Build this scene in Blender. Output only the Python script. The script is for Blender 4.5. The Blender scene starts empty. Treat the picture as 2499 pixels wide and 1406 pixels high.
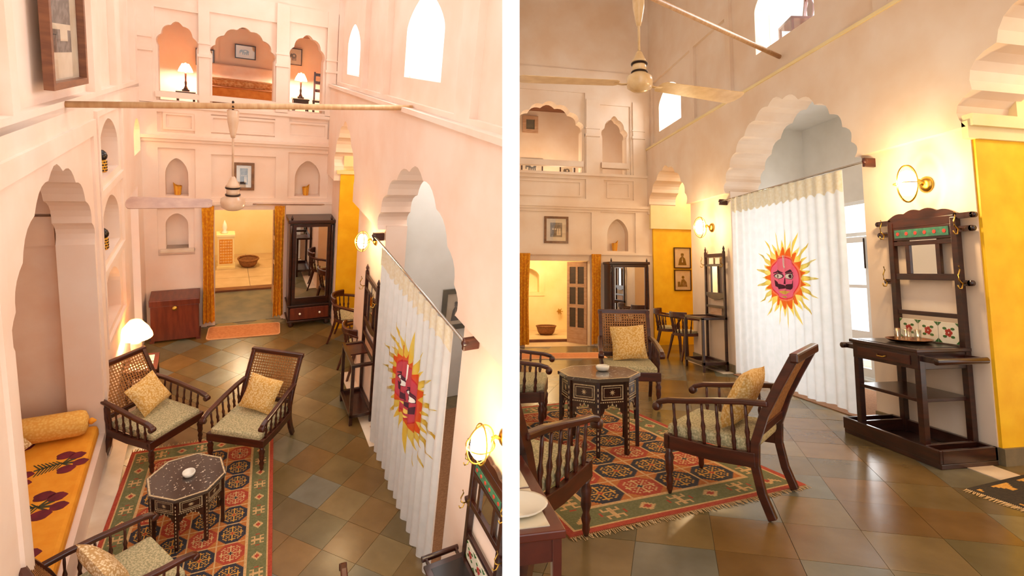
# Two views of one whitewashed Rajasthani hall, built as two rigid right-angled rooms that
# stand side by side and are parted by a white partition wall.
import bpy, math, random
from mathutils import Vector, Matrix
from mathutils.geometry import delaunay_2d_cdt
random.seed(7)
PI = math.pi
SC = bpy.context.scene
COL = SC.collection

# ------------------------------------------------------------------ camera, world, exposure
def rot(yaw, pitch, roll):
    return (Matrix.Rotation(math.radians(roll), 3, 'Y') @ Matrix.Rotation(math.radians(pitch), 3, 'X')
            @ Matrix.Rotation(math.radians(yaw), 3, 'Z'))
R_RIGHT = rot(11.73, -6.83, 0.41)      # right hall -> camera axes (x right, y forward, z up)
R_LEFT = rot(33.30, 12.25, 7.62)       # left hall -> camera axes
CAM_POS = Vector((0, 0, 1.6))
HALL_R = Matrix.Identity(4)
HALL_L = (Matrix.Translation(CAM_POS) @ (R_RIGHT.transposed() @ R_LEFT).to_4x4()
          @ Matrix.Translation((0, 0, -4.6)))
cam = bpy.data.cameras.new('camera')
cam.sensor_width = 36
cam.lens = 1300 / 2499 * 36
cam.shift_x = (1249.5 - 1350) / 2499
cam.shift_y = (510 - 703) / 2499
cam.clip_start = 0.05
cam_o = bpy.data.objects.new('camera', cam)
COL.objects.link(cam_o)
RT = R_RIGHT.transposed()
cm = Matrix((RT.col[0], RT.col[2], -RT.col[1])).transposed().to_4x4()
cam_o.matrix_world = Matrix.Translation(CAM_POS) @ cm
SC.camera = cam_o
CAM_W = Matrix.Translation(CAM_POS) @ RT.to_4x4()     # camera axes (x right, y fwd, z up) -> world

world = bpy.data.worlds.new('world')
SC.world = world
world.use_nodes = True
bg = world.node_tree.nodes['Background']
bg.inputs[0].default_value = (1.0, 0.975, 0.95, 1)
bg.inputs[1].default_value = 1.0
SC.view_settings.view_transform = 'Standard'
SC.view_settings.look = 'None'
SC.view_settings.gamma = 1
SC.view_settings.use_curve_mapping = False
SC.view_settings.exposure = 0.95

# ------------------------------------------------------------------ materials
MATS = {}
def srgb(h):
    h = h.lstrip('#')
    c = [int(h[i:i + 2], 16) / 255 for i in (0, 2, 4)]
    return tuple(((x / 12.92) if x <= .04045 else ((x + .055) / 1.055) ** 2.4) for x in c) + (1,)
def mat(name, c1, c2=None, scale=6, stretch=(1, 1, 1), rough=.5, metal=0, bump=0, bscale=None, coat=0,
        detail=4, lo=.35, hi=.65, emit=None, estr=0, trans=0, tex='noise', alpha=None, rnd=None, spec=.5):
    """noise-driven principled material; rnd = list of colours picked per object"""
    if name in MATS: return MATS[name]
    m = bpy.data.materials.new(name); m.use_nodes = True; MATS[name] = m
    nt = m.node_tree; N = nt.nodes; L = nt.links
    p = N['Principled BSDF']
    p.inputs['Roughness'].default_value = rough
    p.inputs['Metallic'].default_value = metal
    p.inputs['Coat Weight'].default_value = coat
    p.inputs['Coat Roughness'].default_value = .15
    p.inputs['Specular IOR Level'].default_value = spec
    p.inputs['Base Color'].default_value = srgb(c1)
    tc = N.new('ShaderNodeTexCoord'); mp = N.new('ShaderNodeMapping')
    mp.inputs['Scale'].default_value = stretch
    L.new(tc.outputs['Object'], mp.inputs['Vector'])
    fac = None
    if c2 or rnd:
        if tex == 'noise':
            t = N.new('ShaderNodeTexNoise'); t.inputs['Scale'].default_value = scale
            t.inputs['Detail'].default_value = detail; fac = t.outputs['Fac']
        elif tex == 'voronoi':
            t = N.new('ShaderNodeTexVoronoi'); t.inputs['Scale'].default_value = scale; fac = t.outputs['Distance']
        elif tex == 'wave':
            t = N.new('ShaderNodeTexWave'); t.inputs['Scale'].default_value = scale
            t.inputs['Distortion'].default_value = 3; fac = t.outputs['Fac']
        elif tex == 'checker':
            t = N.new('ShaderNodeTexChecker'); t.inputs['Scale'].default_value = scale; fac = t.outputs['Fac']
        L.new(mp.outputs['Vector'], t.inputs['Vector'])
        rp = N.new('ShaderNodeValToRGB')
        rp.color_ramp.elements[0].position = lo; rp.color_ramp.elements[1].position = hi
        rp.color_ramp.elements[0].color = srgb(c1); rp.color_ramp.elements[1].color = srgb(c2 or c1)
        L.new(fac, rp.inputs['Fac'])
        out = rp.outputs['Color']
        if rnd:
            oi = N.new('ShaderNodeObjectInfo'); r2 = N.new('ShaderNodeValToRGB')
            r2.color_ramp.interpolation = 'CONSTANT'
            while len(r2.color_ramp.elements) < len(rnd): r2.color_ramp.elements.new(.5)
            for i, c in enumerate(rnd):
                r2.color_ramp.elements[i].position = i / len(rnd); r2.color_ramp.elements[i].color = srgb(c)
            L.new(oi.outputs['Random'], r2.inputs['Fac'])
            mx = N.new('ShaderNodeMix'); mx.data_type = 'RGBA'; mx.blend_type = 'MULTIPLY'
            mx.inputs['Factor'].default_value = 1
            L.new(r2.outputs['Color'], mx.inputs['A']); L.new(out, mx.inputs['B']); out = mx.outputs['Result']
            ad = N.new('ShaderNodeVectorMath'); ad.operation = 'ADD'
            cb = N.new('ShaderNodeCombineXYZ'); ml = N.new('ShaderNodeMath'); ml.operation = 'MULTIPLY'
            ml.inputs[1].default_value = 40
            L.new(oi.outputs['Random'], ml.inputs[0]); L.new(ml.outputs[0], cb.inputs[0])
            L.new(mp.outputs['Vector'], ad.inputs[0]); L.new(cb.outputs[0], ad.inputs[1])
            L.new(ad.outputs[0], t.inputs['Vector'])
        L.new(out, p.inputs['Base Color'])
    if bump:
        b = N.new('ShaderNodeBump'); b.inputs['Strength'].default_value = bump; b.inputs['Distance'].default_value = .02
        t2 = N.new('ShaderNodeTexNoise'); t2.inputs['Scale'].default_value = bscale or scale; t2.inputs['Detail'].default_value = 5
        L.new(mp.outputs['Vector'], t2.inputs['Vector'])
        L.new(t2.outputs['Fac'], b.inputs['Height']); L.new(b.outputs['Normal'], p.inputs['Normal'])
    if emit:
        p.inputs['Emission Color'].default_value = srgb(emit); p.inputs['Emission Strength'].default_value = estr
    if trans:        # thin cloth or shade: part of the light passes through
        tr = N.new('ShaderNodeBsdfTranslucent'); mxs = N.new('ShaderNodeMixShader')
        mxs.inputs[0].default_value = trans
        if c2: L.new(rp.outputs['Color'], tr.inputs['Color'])
        else: tr.inputs['Color'].default_value = srgb(c1)
        L.new(p.outputs[0], mxs.inputs[1]); L.new(tr.outputs[0], mxs.inputs[2])
        L.new(mxs.outputs[0], N['Material Output'].inputs['Surface'])
    return m
def glass_mat(name, tint='#ffffff', gloss=.12, rough=.02):
    if name in MATS: return MATS[name]
    m = bpy.data.materials.new(name); m.use_nodes = True; MATS[name] = m
    N = m.node_tree.nodes; L = m.node_tree.links
    N.remove(N['Principled BSDF'])
    a = N.new('ShaderNodeBsdfTransparent'); a.inputs[0].default_value = srgb(tint)
    g = N.new('ShaderNodeBsdfGlossy'); g.inputs['Roughness'].default_value = rough
    mx = N.new('ShaderNodeMixShader'); mx.inputs[0].default_value = gloss
    L.new(a.outputs[0], mx.inputs[1]); L.new(g.outputs[0], mx.inputs[2])
    L.new(mx.outputs[0], N['Material Output'].inputs['Surface'])
    return m

mat('plasterL', '#f6dfce', '#f1d2bc', scale=1.6, rough=.75, bump=.12, bscale=5)
mat('plasterR', '#f1ddc9', '#e8ccb0', scale=1.4, rough=.7, bump=.15, bscale=4)
mat('plaster_rose', '#f8dcc6', '#f1cdb2', scale=3, rough=.8, bump=.15)
mat('lime_white', '#f4f2ec', '#ebe8e0', scale=2, rough=.7, bump=.08)
mat('white_paint', '#fbfbf9', '#f7f7f4', scale=2, rough=.6)
mat('yellow_plaster', '#f3b500', '#ffcb1e', scale=5, rough=.55, bump=.2, lo=.3, hi=.75)
mat('cream_plaster', '#f6e2b0', '#f1d79a', scale=2, rough=.7, bump=.1)
mat('wood', '#3a160c', '#52200f', scale=5, stretch=(1, 1, 6), rough=.32, coat=.35)
mat('wood_dark', '#27100a', '#3d190d', scale=5, stretch=(1, 1, 6), rough=.28, coat=.4)
mat('wood_red', '#5e2312', '#73301a', scale=4, stretch=(6, 1, 1), rough=.35, coat=.25)
mat('wood_brown', '#6e3d22', '#85502e', scale=5, stretch=(1, 1, 5), rough=.4)
mat('wood_pale', '#cfa888', '#bd9270', scale=5, stretch=(1, 1, 5), rough=.5)
mat('cane', '#b9824a', '#94602f', scale=60, rough=.6)
mat('seat_cloth', '#cfc096', '#a39a74', scale=70, rough=.9, detail=2, lo=.42, hi=.58)
mat('cushion_cloth', '#f4d79c', '#dba652', scale=55, tex='voronoi', rough=.9, lo=.2, hi=.7)
mat('cushion_pale', '#f0dab2', '#c49a62', scale=55, tex='voronoi', rough=.9, lo=.25, hi=.6)
mat('cover_yellow', '#f2a227', '#ea9418', scale=9, rough=.8, bump=.25, bscale=6)
mat('bolster_cloth', '#f4c46a', '#eaa94a', scale=45, tex='voronoi', rough=.85, lo=.2, hi=.7)
mat('curtain_yellow', '#f0ad1c', '#d98a10', scale=28, tex='voronoi', rough=.8, lo=.2, hi=.6, stretch=(1, 1, .7))
mat('white_cloth', '#f7f9fa', '#eff3f3', scale=8, rough=.85, trans=.6)
mat('lace', '#f7efdc', '#efe2c4', scale=30, rough=.85, trans=.35)
mat('brass', '#c9a04a', rough=.3, metal=1)
mat('iron', '#3b2a20', rough=.4, metal=.8)
mat('steel', '#b9b5ae', rough=.25, metal=1)
mat('fan_blade', '#c39478', '#b08068', scale=8, rough=.35, coat=.3)
mat('fan_paint', '#dcb898', '#cfa482', scale=8, rough=.35, coat=.3)
mat('fan_lamplitR', '#ecca98', '#dcb57e', scale=8, rough=.3, coat=.4)  # fan colour made yellower and lighter, imitating lamplight from below
mat('pole_paint', '#d3a878', '#c39160', scale=6, stretch=(5, 1, 1), rough=.45)
mat('ceramic', '#f5efe2', rough=.2, coat=.5)
mat('tile_stone', '#cfc8b8', '#fdf8ee', scale=3.2, rough=.24, bump=.05, bscale=14, lo=.2, hi=.75,
    rnd=['#7d6a45', '#86683c', '#756a4a', '#90703f', '#7c7662', '#806840', '#736343', '#8a7650', '#7b7b71', '#7f6239'])
mat('grout', '#75654a', '#847253', scale=10, rough=.7)
mat('marble', '#e8d3bb', '#d9bd9f', scale=4, rough=.35)
mat('inner_floor', '#d8bb95', '#c9a87e', scale=3, rough=.4)
mat('slate', '#5f5b52', '#7a705c', scale=4, rough=.4)
mat('coir', '#b07f56', '#8f6242', scale=40, rough=.95, bump=.4, bscale=60, stretch=(1, 4, 1))
mat('doormat', '#d88d55', '#c97a45', scale=30, rough=.95, bump=.3, bscale=60)
mat('doormat_edge', '#e8ab78', rough=.9)
for n, c, c2 in (('k_green', '#6d6c42', '#7d7a50'), ('k_cream', '#dcb37c', '#c99d66'), ('k_red', '#a83c26', '#b84e33'),
                 ('k_navy', '#2f2e38', '#3d3a40'), ('k_orange', '#c77a3c', '#b86c30'), ('k_black', '#2b231c', '#382d22'),
                 ('k_gold', '#d9a24a', '#c98f3a')):
    mat(n, c, c2, scale=60, rough=.95, detail=2, bump=.3, bscale=90)
mat('fringe', '#d9b98a', '#b9935f', scale=40, rough=.95)
mat('paper', '#ead9bf', '#dcc6a6', scale=5, rough=.6)
mat('print_grey', '#6d625a', '#2b2724', scale=14, rough=.6, lo=.45, hi=.55)
mat('ink', '#1d1a1a', rough=.6)
mat('gilt', '#8a5a2a', '#6b4119', scale=12, rough=.4, coat=.2)
mat('poppy', '#5c1322', '#7a1c2c', scale=10, rough=.8)
mat('leaf', '#3d3b22', '#4f4a2a', scale=10, rough=.8)
mat('sun_yellow', '#ffdf60', '#ffea8a', scale=8, rough=.85, trans=.85)
mat('sun_orange', '#f8805c', '#fa9060', scale=8, rough=.85, trans=.85)
mat('sun_red', '#ee6f88', '#f07880', scale=5, rough=.85, trans=.85)
mat('sun_dark', '#5a3040', rough=.85, trans=.1)
mat('sun_mouth', '#ffd96a', rough=.85)
mat('sun_white', '#fffdf6', rough=.85)
mat('inlay', '#d9c5a0', '#b89f78', scale=50, rough=.25)
mat('inlay_top', '#4a3d36', '#d8cbb8', scale=42, tex='voronoi', rough=.12, coat=.6, lo=.80, hi=.9)
mat('tile_green', '#2f5a48', '#3c7358', scale=20, rough=.15, coat=.5)
mat('tile_white', '#efe6d2', '#e6dac0', scale=9, rough=.15, coat=.5)
mat('tile_red', '#b23a2e', rough=.2, coat=.4)
mat('tile_leaf', '#3f6b35', rough=.2, coat=.4)
mat('basket', '#7a4a24', '#9c6534', scale=25, rough=.8, stretch=(1, 1, 4))
mat('fret', '#e39a2c', '#d07f1c', scale=14, rough=.6)
mat('stripe_yellow', '#e8a82a', rough=.6)
mat('stripe_dark', '#3a2412', rough=.6)
mat('black_gloss', '#221c1a', rough=.25)
mat('tray_copper', '#b5713c', rough=.25, metal=1)
mat('white_sheet', '#fbe3d0', '#f3d3ba', scale=5, rough=.9)
mat('bed_cover', '#e08a3c', '#d0752a', scale=14, rough=.9, lo=.3, hi=.7)
mat('bed_throw', '#f0b878', '#d98a48', scale=26, rough=.9, lo=.4, hi=.6)
mat('shade_cloth', '#f6c08a', rough=.8, trans=.6)
mat('red_lacquer', '#4a180f', '#652516', scale=6, rough=.3, coat=.4)
mat('mirror', '#eeeae4', rough=.01, metal=1)
mat('lamp_glass', '#fff2d8', emit='#ffdf9e', estr=16, rough=.3)
mat('bulb', '#fff0d8', emit='#ffca86', estr=30, rough=.3)
glass_mat('pane'); glass_mat('pic_glass', gloss=.16); glass_mat('clear_glass', tint='#fbfdfb', gloss=.14)

# ------------------------------------------------------------------ mesh helpers
class MB:
    """collects geometry; build() links it as one mesh object"""
    def __init__(s): s.v = []; s.f = []; s.mi = []; s.sm = []
    def add(s, vs, fs, M=None, smooth=False, mi=0):
        b = len(s.v)
        for p in vs:
            p = Vector(p); s.v.append(M @ p if M is not None else p)
        for f in fs:
            s.f.append([i + b for i in f]); s.mi.append(mi); s.sm.append(smooth)
        return s
    def box(s, x0, x1, y0, y1, z0, z1, M=None, mi=0):
        vs = [(x, y, z) for z in (z0, z1) for y in (y0, y1) for x in (x0, x1)]
        return s.add(vs, [(0, 2, 3, 1), (4, 5, 7, 6), (0, 1, 5, 4), (2, 6, 7, 3), (0, 4, 6, 2), (1, 3, 7, 5)], M, False, mi)
    def lathe(s, prof, n=16, c=(0, 0, 0), M=None, mi=0, smooth=True, axis='z'):
        vs = []; fs = []; k = len(prof)
        for r, z in prof:
            for j in range(n):
                a = 2 * PI * j / n
                p = (r * math.cos(a), r * math.sin(a), z)
                if axis == 'y': p = (p[0], z, p[1])
                if axis == 'x': p = (z, p[0], p[1])
                vs.append((c[0] + p[0], c[1] + p[1], c[2] + p[2]))
        for i in range(k - 1):
            for j in range(n):
                a, b = i * n + j, i * n + (j + 1) % n
                fs.append((a, b, b + n, a + n))
        fs.append(tuple(range(n - 1, -1, -1))); fs.append(tuple((k - 1) * n + j for j in range(n)))
        return s.add(vs, fs, M, smooth, mi)
    def sweep(s, path, prof, up=(0, 0, 1), scales=None, M=None, mi=0, smooth=False, closed=False):
        path = [Vector(p) for p in path]; up = Vector(up); n = len(prof); vs = []; fs = []
        for i, p in enumerate(path):
            if closed: t = path[(i + 1) % len(path)] - path[i - 1]
            else: t = path[min(i + 1, len(path) - 1)] - path[max(i - 1, 0)]
            t.normalize()
            sd = t.cross(up)
            if sd.length < 1e-4: sd = t.cross(Vector((1, 0, 0)))
            sd.normalize(); nn = sd.cross(t); sc = scales[i] if scales else 1
            for a, b in prof: vs.append(p + sd * a * sc + nn * b * sc)
        k = len(path)
        for i in range(k if closed else k - 1):
            for j in range(n):
                a, b = i * n + j, i * n + (j + 1) % n
                c, d = ((i + 1) % k) * n + (j + 1) % n, ((i + 1) % k) * n + j
                fs.append((a, b, c, d))
        if not closed: fs += [tuple(range(n - 1, -1, -1)), tuple((k - 1) * n + j for j in range(n))]
        return s.add(vs, fs, M, smooth, mi)
    def tube(s, path, r=.01, n=8, up=(0, 0, 1), scales=None, M=None, mi=0, closed=False):
        pr = [(r * math.cos(2 * PI * j / n), r * math.sin(2 * PI * j / n)) for j in range(n)]
        return s.sweep(path, pr, up, scales, M, mi, True, closed)
    def bar(s, path, w, h, up=(0, 0, 1), M=None, mi=0, scales=None):
        return s.sweep(path, [(-w / 2, -h / 2), (w / 2, -h / 2), (w / 2, h / 2), (-w / 2, h / 2)], up, scales, M, mi)
    def plate(s, outer, holes, t, M=None, mi=0):
        """polygon (u,v) with holes, extruded along w from 0 to t"""
        loops = [outer] + list(holes); pts = []; faces = []
        for lp in loops:
            b = len(pts); pts += [Vector(p) for p in lp]; faces.append(list(range(b, b + len(lp))))
        ov, oe, of, *_ = delaunay_2d_cdt(pts, [], faces, 2, 1e-6)
        n = len(ov)
        vs = [(p.x, p.y, 0) for p in ov] + [(p.x, p.y, t) for p in ov]
        fs = [tuple(f) for f in of] + [tuple(i + n for i in reversed(f)) for f in of]
        s.add(vs, fs, M, False, mi)
        for lp in loops:
            m = len(lp)
            vs = [(p[0], p[1], 0) for p in lp] + [(p[0], p[1], t) for p in lp]
            s.add(vs, [(i, (i + 1) % m, (i + 1) % m + m, i + m) for i in range(m)], M, False, mi)
        return s
    def grid(s, fn, nu, nv, M=None, smooth=True, mi=None, close_u=False):
        vs = [fn(i / nu, j / nv) for j in range(nv + 1) for i in range(nu + 1)]
        b = len(s.v); w = nu + 1
        for p in vs:
            p = Vector(p); s.v.append(M @ p if M is not None else p)
        for j in range(nv):
            for i in range(nu):
                s.f.append([b + j * w + i, b + j * w + i + 1, b + (j + 1) * w + i + 1, b + (j + 1) * w + i])
                s.mi.append(mi(i, j) if callable(mi) else (mi or 0)); s.sm.append(smooth)
        return s
    def build(s, name, mats, parent=None, bevel=0, room=None, label=None):
        me = bpy.data.meshes.new(name)
        me.from_pydata([tuple(p) for p in s.v], [], s.f)
        for m in (mats if isinstance(mats, (list, tuple)) else [mats]):
            me.materials.append(MATS[m])
        me.polygons.foreach_set('material_index', s.mi)
        me.polygons.foreach_set('use_smooth', s.sm)
        me.validate(); me.update()
        return put(name, me, parent, bevel, room, label)
def put(name, me, parent=None, bevel=0, room=None, label=None):
    o = bpy.data.objects.new(name, me); COL.objects.link(o)
    if parent is not None: o.parent = parent
    elif room is not None:
        o.matrix_world = room
        if room is not CAM_W: o['hall'] = 'L' if room is HALL_L else 'R'
    if bevel:
        b = o.modifiers.new('bevel', 'BEVEL'); b.width = bevel; b.segments = 2; b.limit_method = 'ANGLE'
    if label: o['label'] = label
    return o
def thing(room, name, label, cat, loc=(0, 0, 0), rz=0, group=None, scale=1, M=None):
    o = bpy.data.objects.new(name, None); COL.objects.link(o)
    o.empty_display_size = .1
    L = M if M is not None else Matrix.Translation(loc) @ Matrix.Rotation(math.radians(rz), 4, 'Z')
    if scale != 1:
        sx = scale if isinstance(scale, (tuple, list)) else (scale,) * 3
        L = L @ Matrix.Diagonal((*sx, 1))
    o.matrix_world = room @ L
    o['hall'] = 'L' if room is HALL_L else 'R'
    o['label'] = label; o['category'] = cat
    if group: o['group'] = group
    return o
def tag(o, label, cat, group=None):
    o['label'] = label; o['category'] = cat
    if group: o['group'] = group
    return o
def struct(name, mb, m, room, parent=None, bevel=0):
    o = mb.build(name, m, parent, bevel, room)
    if parent is None: o['kind'] = 'structure'
    return o
def T(x=0, y=0, z=0): return Matrix.Translation((x, y, z))
def Rz(d): return Matrix.Rotation(math.radians(d), 4, 'Z')
def Rx(d): return Matrix.Rotation(math.radians(d), 4, 'X')
def Ry(d): return Matrix.Rotation(math.radians(d), 4, 'Y')
def light(room, name, loc, power, color, size=.05):
    l = bpy.data.lights.new(name, 'POINT'); l.energy = power; l.color = color; l.shadow_soft_size = size
    o = bpy.data.objects.new(name, l); COL.objects.link(o)
    o.matrix_world = room @ Matrix.Translation(loc)
    return o
def daylight(room, name, M, sx, sy, power, color=(.93, .97, 1)):
    l = bpy.data.lights.new(name, 'AREA'); l.shape = 'RECTANGLE'; l.size = sx; l.size_y = sy; l.energy = power; l.color = color
    o = bpy.data.objects.new(name, l); COL.objects.link(o); o.matrix_world = room @ M
    return o
# wall frames: (u, v, w) -> hall coordinates
def fr_far(Y): return Matrix(((1, 0, 0, 0), (0, 0, 1, Y), (0, 1, 0, 0), (0, 0, 0, 1)))           # u = X, v = Z, w away
def fr_right(X): return Matrix(((0, 0, 1, X), (1, 0, 0, 0), (0, 1, 0, 0), (0, 0, 0, 1)))         # u = Y, v = Z, w outward
_k = 1 / math.hypot(1, .034)
FR_LEFT = Matrix(((.034 * _k, 0, -_k, -1.12), (_k, 0, .034 * _k, 4.0), (0, 1, 0, 0), (0, 0, 0, 1)))   # u along wall from Y = 4
def rect(u0, u1, v0, v1): return [(u0, v0), (u1, v0), (u1, v1), (u0, v1)]
def arch(u0, u1, v0, vs, va, lobes=0, bulge=.05, n=16, point=.25):
    """opening outline from bottom left, over the arch, to bottom right"""
    c = (u0 + u1) / 2; hw = (u1 - u0) / 2; h = va - vs
    def base(t):        # t in 0..1 left to right
        s_ = 1 - 2 * t; a = abs(s_)
        x = math.sin((1 - a) * PI / 2); y_round = math.sin(math.acos(min(1, a)))
        y = (1 - point) * math.sqrt(max(0, 1 - a * a)) + point * (1 - a ** 1.4)
        return (c - hw * s_, vs + h * y)
    ts = []
    m = lobes * 5 if lobes else n
    for i in range(m + 1):
        q = i / m
        ts.append((1 - math.cos(q * PI)) / 2)
    pts = [base(t) for t in ts]
    if lobes:
        out = []
        for i, (x, y) in enumerate(pts):
            j = i % 5
            b = bulge * math.sin(PI * j / 5)
            dx, dy = (x - c) / hw, (y - vs + .15 * h) / max(h, .01)
            l = math.hypot(dx, dy) or 1
            out.append((x + dx / l * b, y + dy / l * b))
        pts = out
    r = [(u0, v0)] if v0 < vs - 1e-6 else []
    r += pts
    if v0 < vs - 1e-6: r.append((u1, v0))
    return r

# ------------------------------------------------------------------ the white partition between the halls
def wedge():
    k1, k2 = (1226 - 1350) / 1300, (1268 - 1350) / 1300
    y0, y1, zt, zb = 1.0, 18.0, 7.5, -13.0
    vs = [(k1 * y0, y0, zb), (k2 * y0, y0, zb), (k2 * y1, y1, zb), (k1 * y1, y1, zb),
          (k1 * y0, y0, zt), (k2 * y0, y0, zt), (k2 * y1, y1, zt), (k1 * y1, y1, zt)]
    b = MB().add(vs, [(0, 1, 2, 3), (4, 7, 6, 5), (0, 4, 5, 1), (1, 5, 6, 2), (2, 6, 7, 3), (3, 7, 4, 0)])
    struct('wall_divider', b, 'white_paint', CAM_W)
wedge()

# ------------------------------------------------------------------ floors with stone tiles
CAM_INV = CAM_W.inverted()
def pixel(room, p):
    q = CAM_INV @ (room @ Vector(p))
    if q.y < .2: return None
    return (1350 + 1300 * q.x / q.y, 510 - 1300 * q.z / q.y)
def lay_tiles(room, floor, s, ang, x0, x1, y0, y1, px0, px1, skip=None):
    me = None; g = .0016
    A = math.radians(ang); ca, sa = math.cos(A), math.sin(A)
    for i in range(-40, 60):
        for j in range(-40, 60):
            cx, cy = s * (i * ca - j * sa), s * (i * sa + j * ca)
            if not (x0 - .1 < cx < x1 + .1 and y0 < cy < y1): continue
            px = pixel(room, (cx, cy, 0))
            if px is None or not (px0 - 120 < px[0] < px1 + 120 and px[1] < 1560): continue
            if skip and skip(cx, cy): continue
            if me is None:
                b = MB().box(-s / 2 + g, s / 2 - g, -s / 2 + g, s / 2 - g, -.02, 0)
                o = b.build('tile', 'tile_stone', floor); me = o.data
            else: o = put('tile', me, floor)
            o.matrix_local = T(cx, cy, random.uniform(-.0012, .0006)) @ Rz(ang + 90 * random.randrange(4))

# ================================================================== LEFT HALL
HL = HALL_L
LW, RW, FW = -1.12, 1.78, 9.94
b = MB().box(-1.3, 3.6, 2.2, FW + .05, -.12, -.006)
floor_l = struct('floor', b, 'grout', HL)
lay_tiles(HL, floor_l, .385, 41, -1.0, 2.2, 3.4, FW, 0, 1226)
b = MB().box(-1.06, -.86, 3.0, 8.7, 0, .006); struct('trim_1', b, 'marble', HL)
b = MB().box(1.62, 1.80, 5.9, 7.75, 0, .006); struct('trim_2', b, 'marble', HL)

# far wall
b = MB()
ho = [rect(.0, 1.0, -.0, 2.03), arch(-.69, -.22, 3.72, 4.52, 4.86, 5, .03), arch(-.02, .82, 3.72, 4.48, 4.92, 7, .035),
      arch(1.06, 1.56, 3.72, 4.58, 4.96, 5, .03), arch(-.64, -.345, 2.26, 2.6, 2.86), arch(-.65, -.355, 1.40, 1.8, 1.98),
      arch(1.17, 1.575, 2.27, 2.6, 2.9)]
out = [(-1.2, 0), (-.0, 0), (-.0, 2.03), (1.0, 2.03), (1.0, 0), (2.0, 0), (2.0, 6.6), (-1.2, 6.6)]
b.plate(out, ho[1:], .28, fr_far(FW))
b.box(-.75, -.25, FW + .2, FW + .3, 1.3, 2.95); b.box(1.05, 1.68, FW + .2, FW + .3, 2.2, 3.0)
wall_far_l = struct('wall_back', b, 'plasterL', HL)
skin = MB()
hs = [rect(-.72, -.25, 2.22, 3.02), rect(-.04, .87, 2.24, 2.95), rect(1.06, 1.70, 2.24, 3.04), rect(-.72, -.25, 3.26, 3.56), rect(-.04, .85, 3.28, 3.58),
      rect(1.06, 1.68, 3.30, 3.62), rect(-.72, -.19, 3.73, 5.05), rect(-.05, .85, 3.73, 5.1), rect(1.03, 1.60, 3.73, 5.15), rect(-.75, -.27, 1.30, 2.07)]
out = [(-1.0, 0), (-.12, 0), (-.12, 2.12), (1.04, 2.12), (1.04, 0), (1.85, 0), (1.85, 5.4), (-1.0, 5.4)]
skin.plate(out, hs, .03, fr_far(FW - .03)); struct('trim_3', skin, 'plasterL', HL)
b = MB()
for z0, z1, d in ((3.12, 3.17, .06), (3.17, 3.22, .09), (2.14, 2.18, .05), (3.64, 3.69, .055)): b.box(-1.0, 1.8, FW - d, FW, z0, z1)
struct('trim_4', b, 'plasterL', HL)
for u0, u1 in ((-.6, -.29), (-.0, .84), (1.09, 1.62)):      # raised inner frames of the balcony parapet
    b = MB().plate(rect(u0 - .05, u1 + .04, 3.30, 3.56), [rect(u0 - .01, u1, 3.335, 3.525)], .02, fr_far(FW - .022)); struct('trim_5', b, 'plasterL', HL)
for i, (u0, u1) in enumerate(((-.70, -.21), (-.03, .83), (1.05, 1.57))):     # sills with open slot below
    b = MB().box(u0 - .03, u1 + .03, FW - .05, FW + .12, 3.78, 3.86); struct('trim_6', b, 'plasterL', HL)
for u0, u1 in ((-.97, -.76), (-.19, -.05), (.85, 1.03), (1.6, 1.76)):         # flat columns with caps
    b = MB().box(u0, u1, FW - .055, FW, 3.7, 5.4)
    b.box(u0 - .015, u1 + .015, FW - .075, FW, 4.43, 4.47); b.box(u0 - .01, u1 + .01, FW - .07, FW, 4.62, 4.64); struct('trim_7', b, 'plasterL', HL)
b = MB().box(-.72, -.28, FW - .09, FW + .2, 1.36, 1.40); struct('trim_8', b, 'marble', HL)
# rooms beyond: bedroom on the balcony, lobby behind the door
b = MB().box(-1.6, 2.1, 12.6, 12.7, 3.1, 5.2); b.box(-1.7, -1.6, FW + .28, 12.7, 3.1, 5.2); b.box(2.1, 2.2, 11.5, 12.7, 3.1, 5.2)
struct('wall_bedroom', b, 'plasterL', HL)
b = MB().plate(rect(.0, 1.35, 4.2, 5.2), [rect(.08, 1.27, 4.27, 5.1)], .05, fr_far(12.56)); struct('trim_9', b, 'plasterL', HL)
b = MB().box(-1.6, 2.1, FW + .29, 12.6, 3.1, 3.35); struct('floor_bedroom', b, 'inner_floor', HL)
b = MB().box(-1.6, 2.1, FW + .29, 12.6, 5.02, 5.12); struct('ceiling_bedroom', b, 'wood_brown', HL)
b = MB().box(-2.0, 3.5, 13.6, 13.7, -.3, 2.6); b.box(-1.6, -1.5, FW + .2, 13.6, -.3, 2.6); b.box(2.6, 2.7, FW + .2, 13.6, -.3, 2.6)
struct('wall_lobby', b, 'cream_plaster', HL)
lobby_l = struct('floor_lobby', MB().box(-1.6, 2.7, 11.55, 13.6, -.1, .02), 'grout', HL)
for i in range(6):
    for j in range(4):
        o = MB().box(-1.2 + i * .6 + .004, -.6 + i * .6 - .004, 11.55 + j * .52, 12.07 + j * .52 - .008, .02, .032).build('slab', 'inner_floor', lobby_l)
        o.matrix_local = Matrix.Identity(4)
b = MB().box(-.1, 1.1, FW + .04, 11.55, -.1, 0); struct('floor_doorway', b, 'slate', HL)
b = MB().box(-.1, 1.1, 11.4, 11.56, 0, .035); struct('trim_10', b, 'wood_brown', HL)
b = MB().box(-1.6, 2.7, FW + .28, 13.6, 2.5, 2.58); struct('ceiling_lobby', b, 'cream_plaster', HL)

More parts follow.
